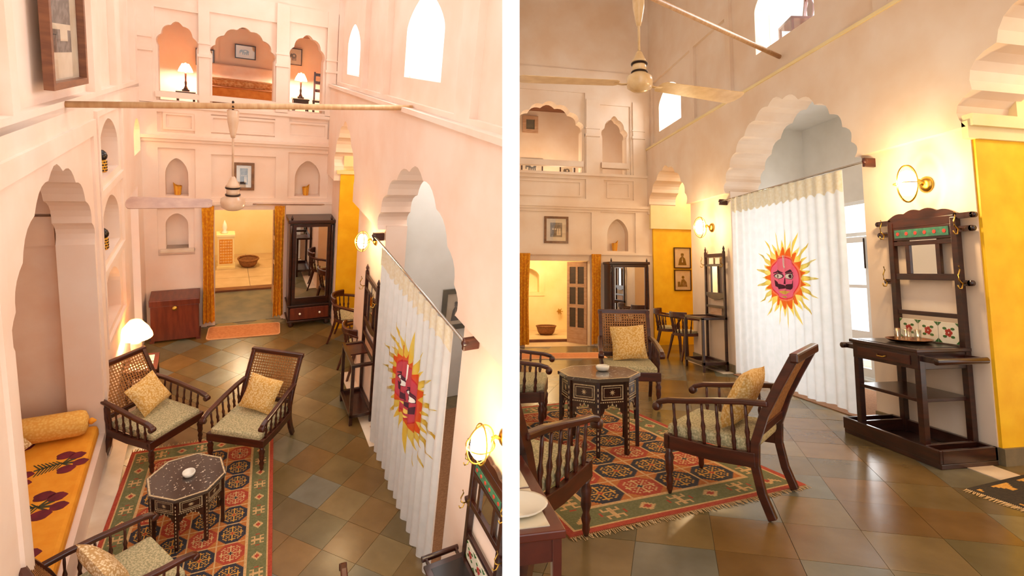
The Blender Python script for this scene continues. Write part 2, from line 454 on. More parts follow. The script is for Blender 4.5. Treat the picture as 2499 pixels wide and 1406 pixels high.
# left wall (slightly skewed), with the daybed alcove, niches and side door
b = MB()
al = arch(.45, 2.75, -.1, 2.5, 3.48, 9, .055, point=.35)
niches = [arch(3.15, 4.15, 3.06, 3.35, 3.68), arch(3.1, 4.05, 2.17, 2.5, 2.82), arch(3.0, 3.95, 1.33, 1.66, 1.98)]
side_door = rect(4.82, 5.46, .35, 2.52); lit = arch(5.3, 5.85, 2.98, 3.25, 3.48)
out = [(-2.2, -.1)] + al + [(6.2, -.1), (6.2, 3.95), (-2.2, 3.95)]
b.plate(out, niches + [side_door, lit], .3, FR_LEFT)
b.box(3.0, 4.3, 1.2, 3.75, .28, .34, FR_LEFT)
wall_left_l = struct('wall_left', b, 'plasterL', HL)
b = MB().plate([(-2.2, 3.95), (6.2, 3.95), (6.2, 6.6), (-2.2, 6.6)], [], .3, FR_LEFT @ T(0, 0, .07))
struct('wall_left_upper', b, 'plasterL', HL)
b = MB().plate([(-2.2, 3.9), (6.0, 3.9), (6.0, 6.6), (-2.2, 6.6)],
               [rect(-2, .78, 4.0, 5.6), rect(.92, 3.12, 4.0, 5.6), rect(3.42, 4.3, 4.0, 5.6), rect(4.6, 5.7, 4.0, 5.6)], .07, FR_LEFT)
struct('trim_11', b, 'plasterL', HL)
b = MB()
b.plate([(.2, 0), (.2, 3.75), (2.95, 3.75), (2.95, 0), (2.81, 0), (2.81, 3.6), (.34, 3.6), (.34, 0)], [], .025, FR_LEFT @ T(0, 0, -.025))
b.plate(rect(3.0, 4.4, 1.2, 3.82), [rect(3.08, 4.3, 2.98, 3.76), rect(3.02, 4.2, 2.1, 2.9), rect(3.04, 4.1, 1.26, 2.03)], .03, FR_LEFT @ T(0, 0, -.03))
struct('trim_12', b, 'plasterL', HL)
b = MB().box(4.75, 5.55, -.1, 3.6, .7, .75, FR_LEFT); struct('wall_side_lobby', b, 'plaster_rose', HL)
b = MB().box(5.2, 5.95, 2.9, 3.6, .5, .55, FR_LEFT); b.box(5.2, 5.95, 2.9, 2.97, .3, .55, FR_LEFT); struct('wall_lit_niche', b, 'yellow_plaster', HL)
# alcove room behind the arch
b = MB()
b.box(-2.05, -1.98, 3.0, 7.6, -.1, 4.0); b.box(-2.0, -1.3, 7.0, 7.1, -.1, 4.0); b.box(-2.0, -1.35, 4.25, 4.35, -.1, 4.0); b.box(-2.0, -1.35, 4.3, 7.1, 3.9, 4.0)
for z in (2.45, 2.78, 3.05, 3.3): b.box(-1.99, -1.36, 6.92, 7.0, z, z + .30)
struct('wall_alcove', b, 'plaster_rose', HL)
plat = MB().box(-1.99, -1.03, 3.2, 6.98, 0, .33); struct('trim_13', plat, 'plasterL', HL)

# right wall of the left hall
M_ = fr_right(RW)
b = MB()
for u0, u1 in ((1.2, 3.82), (6.35, 7.8), (9.31, 10.0)): b.plate(rect(u0, u1, 0, 2.74), [], .26, M_)
struct('wall_right', b, 'plasterL', HL)
out = [(1.2, 2.70)] + arch(3.82, 6.35, 2.7, 2.7, 3.66, 9, .06, point=.35) + arch(7.8, 9.28, 2.7, 2.95, 3.72, 7, .05, point=.4) + [(10.0, 2.7), (10.0, 4.25), (1.2, 4.25)]
b = MB().plate(out, [], .36, fr_right(RW - .1))
struct('wall_right_arcade', b, 'plasterL', HL)
w1 = arch(8.55, 9.42, 4.45, 4.9, 5.22, point=.5); w2 = arch(5.05, 6.25, 4.55, 5.05, 5.42, point=.5)
b = MB().plate(rect(1.2, 10.0, 4.25, 6.6), [w1, w2], .12, fr_right(RW + .06)); struct('wall_right_upper', b, 'plasterL', HL)
b = MB().plate(rect(1.2, 9.94, 4.25, 6.6), [rect(8.12, 9.85, 4.3, 5.75), rect(6.98, 8.0, 4.3, 5.75), rect(4.46, 6.84, 4.3, 5.75), rect(1.4, 4.12, 4.3, 5.75)], .07, fr_right(RW - .01))
struct('trim_14', b, 'plasterL', HL)
b = MB().box(1.64, 1.80, 1.3, 9.9, 4.20, 4.25); struct('trim_15', b, 'plasterL', HL)
for i, (wu, wz0, wz1) in enumerate(((8.98, 4.45, 5.22), (5.65, 4.55, 5.42))):      # window panes with a mullion, set at the outer face
    hw = .43 if i == 0 else .6
    pane = MB().box(RW + .15, RW + .155, wu - hw, wu + hw, wz0, wz1).build('window_%d' % (i + 1), 'pane', None, 0, HL); pane['kind'] = 'structure'
    b = MB().box(RW + .13, RW + .17, wu - hw, wu + hw, wz0 - .005, wz0 + .025); b.build('window_sill', 'white_paint', pane)
# yellow alcove
b = MB().box(RW + .05, 3.4, 9.28, 9.36, 0, 2.88); b.box(3.3, 3.4, 7.6, 9.3, 0, 2.88); b.box(RW + .1, 3.4, 7.66, 7.72, 0, 2.88); b.box(RW + .002, RW + .5, 9.26, 9.305, 0, 2.88)
struct('wall_alcove_yellow', b, 'yellow_plaster', HL)
b = MB().box(RW + .05, 3.4, 9.28, 9.36, 2.88, 4.3); b.box(3.3, 3.4, 7.6, 9.3, 2.88, 4.3); b.box(RW + .3, 3.4, 7.6, 9.3, 4.2, 4.3); b.box(RW - .06, 3.3, 9.24, 9.28, 2.82, 2.88)
struct('wall_alcove_cream', b, 'cream_plaster', HL)
# curtained vestibule
b = MB().plate(rect(2.3, 6.7, 0, 4.0), [rect(3.4, 5.6, .02, 2.6)], .1, fr_right(3.5)); b.box(RW + .2, 3.5, 6.6, 6.7, 0, 4.0); b.box(RW + .2, 3.5, 2.3, 2.4, 0, 4.0)
b.box(RW + .9, RW + 1.72, 6.54, 6.6, 2.72, 2.76)
struct('wall_vestibule', b, 'lime_white', HL)

# ================================================================== RIGHT HALL
HR = HALL_R
RX, FY = 4.72, 11.6
b = MB().box(-1.5, 6.9, -1.5, FY + .05, -.12, -.006)
floor_r = struct('floor', b, 'grout', HR)
lay_tiles(HR, floor_r, .46, -24, .2, 6.4, 1.2, FY, 1268, 2499)
b = MB().box(4.36, 4.62, .5, 3.92, 0, .006); b.box(4.5, 4.74, 8.1, 9.5, 0, .006); struct('trim_16', b, 'marble', HR)
b = MB().plate([(.2, 0), (1.81, 0), (1.81, 1.87), (3.26, 1.87), (3.26, 0), (5.4, 0), (5.4, 8.6), (.2, 8.6)],
               [arch(1.55, 3.07, 3.86, 4.85, 5.45, 7, .06), arch(3.56, 4.15, 3.86, 4.75, 5.22, 5, .04, point=.5), arch(3.67, 4.17, 2.1, 2.48, 2.83)], .3, fr_far(FY))
b.box(3.55, 4.3, FY + .22, FY + .3, 2.0, 2.95)
struct('wall_back', b, 'plasterR', HR)
b = MB().plate([(.2, 0), (1.7, 0), (1.7, 1.98), (3.36, 1.98), (3.36, 0), (4.74, 0), (4.74, 6.3), (.2, 6.3)],
               [rect(.8, 3.29, 2.12, 2.96), rect(3.5, 4.34, 2.06, 2.98), rect(.9, 3.16, 3.27, 3.72), rect(3.58, 4.3, 3.27, 3.72), rect(1.45, 3.14, 3.86, 5.75), rect(3.5, 4.24, 3.86, 5.5)], .035, fr_far(FY - .035))
struct('trim_17', b, 'plasterR', HR)
b = MB()
for z0, z1, d in ((3.02, 3.07, .07), (3.07, 3.13, .1), (2.0, 2.04, .06), (3.8, 3.86, .08)): b.box(.2, 4.72, FY - d, FY, z0, z1)
struct('trim_18', b, 'plasterR', HR)
for u0, u1 in ((1.0, 3.06), (3.66, 4.22)):
    b = MB().plate(rect(u0, u1, 3.31, 3.68), [rect(u0 + .04, u1 - .04, 3.35, 3.64)], .02, fr_far(FY - .02)); struct('trim_19', b, 'plasterR', HR)
for u0, u1 in ((1.5, 3.1), (3.53, 4.2)):
    b = MB().box(u0, u1, FY - .06, FY + .1, 4.0, 4.13); struct('trim_20', b, 'plasterR', HR)
for u0, u1 in ((3.12, 3.5), (4.25, 4.6)):
    b = MB().box(u0 + .04, u1 - .04, FY - .07, FY, 3.86, 5.6); b.box(u0 + .02, u1 - .02, FY - .09, FY, 4.72, 4.78); b.box(u0 + .02, u1 - .02, FY - .085, FY, 4.9, 4.93); struct('trim_21', b, 'plasterR', HR)
# right wall: piers, scalloped arcade, ledge, upper wall with windows
b = MB()
for u0, u1 in ((-.3, 1.3), (3.9, 5.2), (8.08, 9.55), (11.59, 11.7)): b.plate(rect(u0, u1, 0, 2.98), [], .55, fr_right(RX))
struct('wall_right', b, 'plasterR', HR)
b = MB()
for u0, u1 in ((3.9, 5.2), (8.08, 9.55)): b.box(RX - .025, RX, u0 - .0, u1, 0, .13)
struct('baseboard_right', b, 'grout', HR, bevel=.006)
out = [(-.3, 2.95)] + arch(1.0, 3.86, 2.95, 2.95, 4.15, 9, .1, point=.3) + arch(5.2, 8.08, 2.95, 2.95, 4.08, 13, .06, point=.35) + arch(9.55, 11.5, 2.95, 2.95, 3.86, 9, .055, point=.35) + [(11.7, 2.95), (11.7, 4.5), (-.3, 4.5)]
b = MB().plate(out, [], .65, fr_right(RX - .09)); struct('wall_right_arcade', b, 'plasterR', HR)
b = MB().box(RX - .11, RX + .1, -.3, 11.6, 4.46, 4.5); struct('trim_22', b, 'cream_plaster', HR)
w1 = arch(10.0, 11.15, 4.82, 5.4, 5.78, point=.5); w2 = arch(5.92, 7.28, 5.05, 5.75, 6.2, point=.5)
b = MB().plate(rect(-.3, 11.7, 4.5, 8.6), [w1, w2], .3, fr_right(RX + .06)); struct('wall_right_upper', b, 'plasterR', HR)
b = MB().plate(rect(-.3, 11.6, 4.5, 8.6), [rect(9.45, 11.45, 4.6, 6.05), rect(8.1, 9.3, 4.6, 6.05), rect(4.9, 7.95, 4.6, 6.6), rect(.5, 4.7, 4.6, 6.6)], .06, fr_right(RX))
struct('trim_23', b, 'plasterR', HR)
for i, (y0, y1, z0, z1) in enumerate(((10.0, 11.15, 4.82, 5.78), (5.92, 7.28, 5.05, 6.2))):
    pane = MB().box(RX + .32, RX + .325, y0, y1, z0, z1).build('window_%d' % (i + 3), 'pane', None, 0, HR); pane['kind'] = 'structure'
    MB().box(RX + .30, RX + .34, y0, y1, z0 - .005, z0 + .03).build('window_sill', 'white_paint', pane)
b = MB().box(-3, 5.4, -1.5, FY + .3, 8.4, 8.5); struct('ceiling', b, 'plasterR', HR)
b = MB().box(2.2, 5.3, -1.5, -1.4, -.1, 8.5); struct('wall_light_block', b, 'plasterR', HR)  # unseen partial wall behind the camera, added and sized to cut fill light
# small yellow alcove (far) and large yellow alcove (near)
b = MB().box(RX + .02, 7.2, 11.5, 11.58, 0, 2.62); b.box(7.1, 7.2, 9.3, 11.5, 0, 2.62); b.box(RX + .3, 7.1, 9.35, 9.42, 0, 2.62)
struct('wall_alcove_yellow', b, 'yellow_plaster', HR)
b = MB().box(RX - .05, 7.2, 11.46, 11.58, 2.62, 4.4); b.box(7.1, 7.2, 9.3, 11.5, 2.62, 4.4); b.box(RX + .5, 7.2, 9.3, 11.5, 4.3, 4.4)
struct('wall_alcove_cream', b, 'cream_plaster', HR)
b = MB().box(RX + .012, 8.0, 3.868, 3.9, .14, 2.84); b.box(7.9, 8.0, .5, 3.9, 0, 2.84); struct('wall_alcove_gold', b, 'yellow_plaster', HR)
b = MB().box(RX - .09, 8.0, 3.84, 3.9, 2.84, 3.0); b.box(RX - .08, 8.0, 3.80, 3.9, 2.95, 3.06); b.box(7.9, 8.0, .5, 3.9, 2.84, 4.6); b.box(RX + .5, 8.0, .4, 3.9, 4.5, 4.6); b.box(RX + .5, 8, 3.85, 3.95, 3.0, 4.6)
struct('wall_alcove_upper', b, 'cream_plaster', HR)
b = MB().box(RX + .0, 8.0, 3.84, 3.9, 0, .14); struct('baseboard_alcove', b, 'grout', HR)
# vestibule behind the curtain with the garden door
b = MB().plate(rect(4.9, 8.5, 0, 4.3), [rect(6.1, 7.75, 0.02, 2.75)], .12, fr_right(6.35))
b.box(RX + .5, 6.4, 8.35, 8.45, 0, 4.3); b.box(RX + .5, 6.4, 4.95, 5.05, 0, 4.3); b.box(RX + .5, 6.4, 5, 8.4, 4.2, 4.3)
struct('wall_vestibule', b, 'lime_white', HR)
dr = MB().plate(rect(6.1, 7.75, .02, 2.75), [rect(6.16, 6.9, .06, 2.2), rect(6.95, 7.69, .06, 2.2), rect(6.16, 7.69, 2.26, 2.70)], .07, fr_right(6.38)).build('door_1', 'white_paint', None, 0, HR)
dr['kind'] = 'structure'
for y0 in (6.17, 6.96):
    lf = MB().plate(rect(y0, y0 + .72, .07, 2.19), [rect(y0 + .08, y0 + .64, .75, 1.4), rect(y0 + .08, y0 + .64, 1.45, 2.1), rect(y0 + .08, y0 + .64, .2, .62)], .04, fr_right(6.34)).build('door_leaf', 'white_paint', dr)
    for z0, z1 in ((.75, 1.4), (1.45, 2.1), (.2, .62)): MB().box(6.355, 6.36, y0 + .08, y0 + .64, z0, z1).build('pane', 'pane', lf)
    MB().tube([(6.31, y0 + (.68 if y0 < 6.5 else .05), 1.7), (6.31, y0 + (.68 if y0 < 6.5 else .05), 2.16)], .012).build('bolt', 'iron', lf)
MB().box(6.40, 6.405, 6.16, 7.69, 2.26, 2.70).build('pane', 'pane', dr)
b = MB().box(6.9, 8.5, 4.5, 9.0, -.12, -.02); struct('floor_terrace', b, 'marble', HR)
# balcony room and lobby beyond the far wall
b = MB().box(0, 4.9, 13.2, 13.3, 3.2, 5.9); b.box(4.8, 4.9, 12.6, 13.3, 3.2, 5.9); struct('wall_bedroom', b, 'plasterR', HR)
b = MB().box(0, 4.9, 11.89, 13.2, 3.2, 3.3); struct('floor_bedroom', b, 'inner_floor', HR)
b = MB().box(0, 4.9, 11.89, 13.2, 5.75, 5.85); struct('ceiling_bedroom', b, 'wood_brown', HR)
b = MB().plate(rect(0, 6.6, 0, 3.2), [arch(2.1, 2.72, 1.05, 1.5, 1.72)], .3, fr_far(15.0)); b.box(1.9, 2.9, 15.25, 15.3, .9, 1.9); b.box(5.2, 5.3, 11.9, 15, 0, 3.2)
struct('wall_lobby', b, 'cream_plaster', HR)
b = MB().plate(rect(1.95, 2.87, .95, 1.92), [arch(2.1, 2.72, 1.05, 1.5, 1.72)], .02, fr_far(14.98)); struct('trim_24', b, 'cream_plaster', HR)
b = MB().box(.2, 5.3, 11.65, 15.0, -.1, .0); struct('floor_lobby', b, 'inner_floor', HR)
b = MB().box(.2, 5.3, 12.4, 12.5, 0, .06); struct('trim_25', b, 'wood_brown', HR)
b = MB().box(.2, 5.3, 11.89, 15.3, 2.6, 2.7); struct('ceiling_lobby', b, 'cream_plaster', HR)

daylight(HL, 'window_daylight', T(RW + .35, 5.65, 5.0) @ Ry(90), .8, 1.1, 22)
daylight(HL, 'window_daylight', T(RW + .35, 8.98, 4.85) @ Ry(90), .7, .8, 14)
daylight(HR, 'window_daylight', T(6.0, 6.6, 5.7) @ Ry(90), 1.2, 1.4, 70)
daylight(HR, 'window_daylight', T(5.4, 10.55, 5.35) @ Ry(90), .9, 1.1, 35)
daylight(HL, 'vestibule_area_light', T(2.45, 5.45, 4.3), .7, 1.6, 9)  # added overhead area light that brightens the vestibule
daylight(HR, 'vestibule_area_light', T(6.75, 6.92, 1.45) @ Ry(90), 2.6, 1.7, 55)

# ================================================================== furniture builders (front of every piece faces local -Y)
def circ(cx, cz, r, n=16, ry=None): return [(cx + r * math.cos(2 * PI * i / n), cz + (ry or r) * math.sin(2 * PI * i / n)) for i in range(n)]
FRONT = Matrix(((1, 0, 0, 0), (0, 0, -1, 0), (0, 1, 0, 0), (0, 0, 0, 1)))      # plate (u, v, w) -> (x, -w, z)
def fplate(b, outer, holes, t, y=0, mi=0): return b.plate(outer, holes, t, T(0, y, 0) @ FRONT, mi)
TURN = [(.012, 0), (.022, .03), (.02, .06), (.028, .09), (.018, .12), (.03, .16), (.026, .2), (.034, .24), (.02, .27), (.032, .3)]
BALU = [(.010, 0), (.012, .08), (.016, .2), (.011, .3), (.017, .42), (.009, .55), (.011, .75), (.008, 1)]
def lathe_between(b, p, q, prof, n=8):
    p, q = Vector(p), Vector(q); d = q - p
    M = Matrix.Translation(p) @ d.to_track_quat('Z', 'Y').to_matrix().to_4x4()
    b.lathe([(r, z * d.length) for r, z in prof], n, M=M)

def pillow_mesh(b, w, h, t, n=12):
    def pt(u, v, s):
        x, y = 2 * u - 1, 2 * v - 1
        e = max(0, (1 - x ** 4) * (1 - y ** 4)) ** .6
        k = 1 - .06 * (1 - abs(x)) * abs(y) ** 3; k2 = 1 - .06 * (1 - abs(y)) * abs(x) ** 3
        return (x * w / 2 * k2, y * h / 2 * k, s * t / 2 * e)
    b.grid(lambda u, v: pt(u, v, 1), n, n); b.grid(lambda u, v: pt(1 - u, v, -1), n, n)
    return b
def cushion(room, label, M, w=.4, h=.4, t=.14, m='cushion_cloth', group=None):
    o = pillow_mesh(MB(), w, h, t).build('cushion', m, None, 0, room)
    o.matrix_world = room @ M
    return tag(o, label, 'cushion', group)

def armchair(room, label, loc, rz, scale=1, group='cane armchairs around the table'):
    t = thing(room, 'cane_armchair', label, 'armchair', loc, rz, group, scale)
    w = .295
    post = lambda s: [(s * w, .36, 0), (s * w, .30, .14), (s * w, .265, .30), (s * w, .27, .44), (s * w, .33, .62), (s * w, .42, .80), (s * w, .52, .985)]
    for s in (-1, 1): MB().bar(post(s), .055, .042, (1, 0, 0)).build('back_post', 'wood', t, .006)
    yb = lambda z: .27 + .25 * max(0, (z - .44) / .545) ** 1.25
    b = MB().bar([(-w - .03, .525, .985), (w + .03, .525, .985)], .055, .06); b.build('crest_rail', 'wood', t, .012)
    MB().bar([(-w, yb(.5), .5), (w, yb(.5), .5)], .035, .05).build('back_rail', 'wood', t, .004)
    b = MB()
    for i in range(19):
        x = -w + .03 + i * (2 * w - .06) / 18
        b.bar([(x, yb(z) - .004, z) for z in (.52, .66, .8, .96)], .014, .002, (0, 1, 0))
    for j in range(16):
        z = .53 + j * .43 / 15
        b.bar([(-w + .02, yb(z) - .008, z), (w - .02, yb(z) - .008, z)], .002, .014)
    b.build('cane_panel', 'cane', t)
    MB().box(-.325, .325, -.345, -.295, .30, .395).build('front_rail', 'wood', t, .006)
    for s in (-1, 1):
        MB().bar([(s * .305, -.32, .345), (s * .305, .0, .325), (s * .30, .27, .335)], .04, .09).build('side_rail', 'wood', t, .005)
    MB().box(-.29, .29, -.34, .26, .37, .455).build('seat_pad', 'seat_cloth', t, .03)
    for s in (-1, 1):
        MB().lathe([(r, z) for r, z in TURN], 12, (s * .295, -.318, 0)).build('leg', 'wood', t)
        arm = [(s * .305, .36, .69), (s * .315, .2, .685), (s * .325, .02, .665), (s * .33, -.16, .64), (s * .33, -.30, .625), (s * .33, -.37, .605), (s * .33, -.395, .575)]
        MB().bar(arm, .036, .052, (1, 0, 0)).build('arm', 'wood', t, .01)
        MB().lathe([(.026, -.03), (.03, -.02), (.03, .02), (.026, .03)], 12, (s * .33, -.385, .575), axis='x').build('arm_scroll', 'wood', t)
        for k, y in enumerate((-.26, -.16, -.06, .04, .14, .23)):
            b = MB(); z1 = .632 + (y + .26) * .1
            lathe_between(b, (s * .305, y, .37), (s * .32, y - .01, z1), BALU); b.build('spindle', 'wood', t)
    return t

def captain_chair(room, label, loc, rz, scale=1, group='round-backed wooden chairs by the yellow alcove'):
    t = thing(room, 'captain_chair', label, 'chair', loc, rz, group, scale)
    pts = [(.27 * math.cos(a), .02 + .25 * math.sin(a), .70 + .05 * math.sin(a) ** 2) for a in [PI * k / 12 for k in range(13)]]
    pts = [(.285, -.24, .66), (.285, -.12, .68)] + pts + [(-.285, -.12, .68), (-.285, -.24, .66)]
    MB().bar(pts, .055, .035).build('arm_rail', 'wood', t, .008)
    cr = [(.2 * math.cos(a) * 1.25, .03 + .25 * math.sin(a), .77) for a in [PI * (.18 + .64 * k / 8) for k in range(9)]]
    MB().bar(cr, .04, .10).build('crest', 'wood', t, .012)
    for k in range(9):
        a = PI * (.1 + .8 * k / 8); b = MB()
        lathe_between(b, (.21 * math.cos(a), .02 + .2 * math.sin(a), .45), (.27 * math.cos(a), .02 + .25 * math.sin(a), .70 + .05 * math.sin(a) ** 2), BALU)
        b.build('spindle', 'wood', t)
    for s in (-1, 1):
        MB().bar([(s * .235, -.17, .44), (s * .25, -.16, .55), (s * .285, -.22, .65)], .035, .045, (1, 0, 0)).build('arm_support', 'wood', t, .005)
    seat = [(.25 * math.cos(a) * (1.0), .25 * math.sin(a) * (.95)) for a in [2 * PI * k / 20 for k in range(20)]]
    MB().plate([(x, max(y, -.2)) for x, y in seat], [], .05, T(0, 0, .41)).build('seat_frame', 'wood', t, .006)
    MB().plate([(x * .88, max(y, -.19) * .9) for x, y in seat], [], .04, T(0, 0, .45)).build('seat_pad', 'seat_cloth', t, .015)
    for sx in (-1, 1):
        MB().bar([(sx * .19, -.16, .42), (sx * .21, -.19, .25), (sx * .2, -.2, 0)], .038, .038, (1, 0, 0), scales=[1, .8, .6]).build('leg', 'wood', t)
        MB().bar([(sx * .16, .17, .42), (sx * .18, .22, .2), (sx * .19, .28, 0)], .038, .038, (1, 0, 0), scales=[1, .8, .65]).build('leg', 'wood', t)
    return t

def octagon_table(room, label, loc, rz, scale=1):
    t = thing(room, 'octagonal_table', label, 'table', loc, rz, 'octagonal inlaid tables', scale)
    oc = lambda r: [(r * math.cos(PI / 8 + PI / 4 * k), r * math.sin(PI / 8 + PI / 4 * k)) for k in range(8)]
    top = MB().plate(oc(.37), [], .028, T(0, 0, .595)).build('table_top', 'inlay_top', t, .004)
    MB().plate(oc(.362), [oc(.345)], .0015, T(0, 0, .6235)).build('inlay_border', 'inlay', top)
    r = .335; ap = r * math.cos(PI / 8); hs = r * math.sin(PI / 8)
    for k in range(8):
        a = 45 * k
        M = Rz(a + 90) @ T(0, -ap, 0)
        p = MB().box(-hs + .012, hs - .012, .0, .02, .42, .595, M).build('side_panel', 'wood_dark', t)
        b = MB()
        b.plate(rect(-hs + .03, hs - .03, .445, .565), [rect(-hs + .038, hs - .038, .453, .557)], .002, M @ T(0, 0, 0) @ FRONT)
        b.plate(rect(-hs + .05, hs - .05, .465, .545), [rect(-hs + .054, hs - .054, .469, .541)], .002, M @ FRONT)
        st = [((.026 if i % 2 == 0 else .009) * math.cos(PI * i / 8), .505 + (.026 if i % 2 == 0 else .009) * math.sin(PI * i / 8)) for i in range(16)]
        b.plate(st, [], .002, M @ FRONT)
        for i in range(11): b.plate(rect(-hs + .02 + i * .0195, -hs + .032 + i * .0195, .424, .432), [], .002, M @ FRONT)
        b.build('inlay', 'inlay', p)['kind'] = 'stuff'
        out = [(-hs + .01, .23)] + arch(-hs + .03, hs - .03, .23, .30, .40, 5, .008, point=.6) + [(hs - .01, .23), (hs - .01, .425), (-hs + .01, .425)]
        ar = MB().plate(out, [], .014, M @ T(0, .016, 0) @ FRONT).build('arch_panel', 'wood_dark', t)
        b = MB()
        for i in range(7):
            q = PI * (i + .5) / 7
            b.plate(circ(-.082 * math.cos(q), .30 + .108 * math.sin(q), .006, 6, .011), [], .002, M @ T(0, .003, 0) @ FRONT)
        b.build('inlay', 'inlay', ar)['kind'] = 'stuff'
        an = math.radians(a + 22.5)
        lg = MB().box(-.017, .017, -.017, .017, 0, .595, T(r * math.cos(an), r * math.sin(an), 0) @ Rz(a + 22.5)).build('leg', 'wood_dark', t, .003)
        b = MB()
        for i in range(12): b.box(.0165, .0185, -.004, .004, .05 + i * .043, .072 + i * .043, T(r * math.cos(an), r * math.sin(an), 0) @ Rz(a + 22.5))
        b.build('inlay', 'inlay', lg)['kind'] = 'stuff'
    return t
def ashtray(room, label, loc, s=1):
    o = MB().lathe([(.03, 0), (.05, .005), (.058, .03), (.055, .042), (.047, .04), (.04, .018), (.01, .014)], 20).build('ashtray', 'ceramic', None, 0, room)
    o.matrix_world = room @ T(*loc) @ Matrix.Diagonal((s, s, s, 1)); return tag(o, label, 'ashtray')

def kilim_cell(x, y, blue):
    """stepped medallion with a snowflake; x, y counted in stitches from the middle"""
    ax, ay = abs(x), abs(y); c = 'k_navy' if blue else 'k_red'; lo, hi = min(ax, ay), max(ax, ay)
    if ax + ay > 13 or hi > 9: return 'k_orange'
    g = 'k_cream' if not blue else 'k_gold'
    if ax + ay < 2: return 'k_red' if blue else 'k_navy'
    if ax + ay == 2: return g
    if lo == 0 and hi < 8: return g
    if ax == ay and 2 <= ax < 6: return g
    if hi == 6 and lo in (1, 2): return g
    if hi == 6 and lo == 4 or hi == 4 and lo == 2: return g
    return c
def kilim(room, label, loc, rz, px, cols=4, rows=7):
    """flat-woven rug as a grid of coloured stitches"""
    cell = 20; bw = 14; nx = cols * cell + 1 + 2 * bw + 8; ny = rows * cell + 1 + 2 * bw + 8
    names = ['k_green', 'k_cream', 'k_red', 'k_navy', 'k_orange', 'k_gold']
    def col(i, j):
        e = min(i, nx - 1 - i, j, ny - 1 - j)
        if e < 3: return 'k_red'
        if e < 4: return 'k_cream'
        if e < bw + 3:
            d = e - 4 - (bw - 1) / 2 + .5
            along = j if min(i, nx - 1 - i) == e else i
            k = (along // 16) % 2; m = along % 16 - 7.5
            ad = abs(d)
            if k == 0:
                if abs(m) + ad < 2.2: return 'k_red'
                if abs(m) + ad < 4.2: return 'k_cream'
            else:
                if abs(m) < .6 and ad < 4.2: return 'k_cream'
                if abs(abs(m) - 3.5) < .6 and 2 < ad < 5: return 'k_cream'
                if ad > 1.8 and ad < 2.8 and abs(m) < 4: return 'k_cream'
                if abs(abs(m) - 5.5) < .6 and ad < 1.5: return 'k_red'
            return 'k_green'
        if e < bw + 4: return 'k_cream'
        x, y = i - bw - 4, j - bw - 4
        if x % cell == 0 or y % cell == 0: return 'k_cream'
        a, b_ = x // cell, y // cell
        return kilim_cell(x % cell - 10, y % cell - 10, (a + b_) % 3 != 1)
    W, Hh = nx * px, ny * px
    t = thing(room, 'kilim_rug', label, 'rug', loc, rz)
    b = MB().grid(lambda u, v: ((u - .5) * W, (v - .5) * Hh, .010 + .002 * math.sin(7 * u + 5 * v)), nx, ny, None, False, lambda i, j: names.index(col(i, j)))
    b.box(-W / 2, W / 2, -Hh / 2, Hh / 2, .0005, .008, None, 4)
    b.build('rug_field', names, t)
    f = MB(); rr = random.Random(3)
    for s in (-1, 1):
        n = int(W / .014)
        for i in range(n):
            x = -W / 2 + (i + .5) * W / n; l = rr.uniform(.03, .06); dx = rr.uniform(-.015, .015)
            f.add([(x - .004, s * Hh / 2, .006), (x + .004, s * Hh / 2, .006), (x + dx + .003, s * (Hh / 2 + l), .003), (x + dx - .003, s * (Hh / 2 + l), .003), (x, s * Hh / 2, .011)],
                  [(0, 1, 2, 3), (0, 3, 4), (1, 4, 2), (2, 4, 3)])
    fo = f.build('fringe', 'fringe', t); fo['kind'] = 'stuff'
    return t

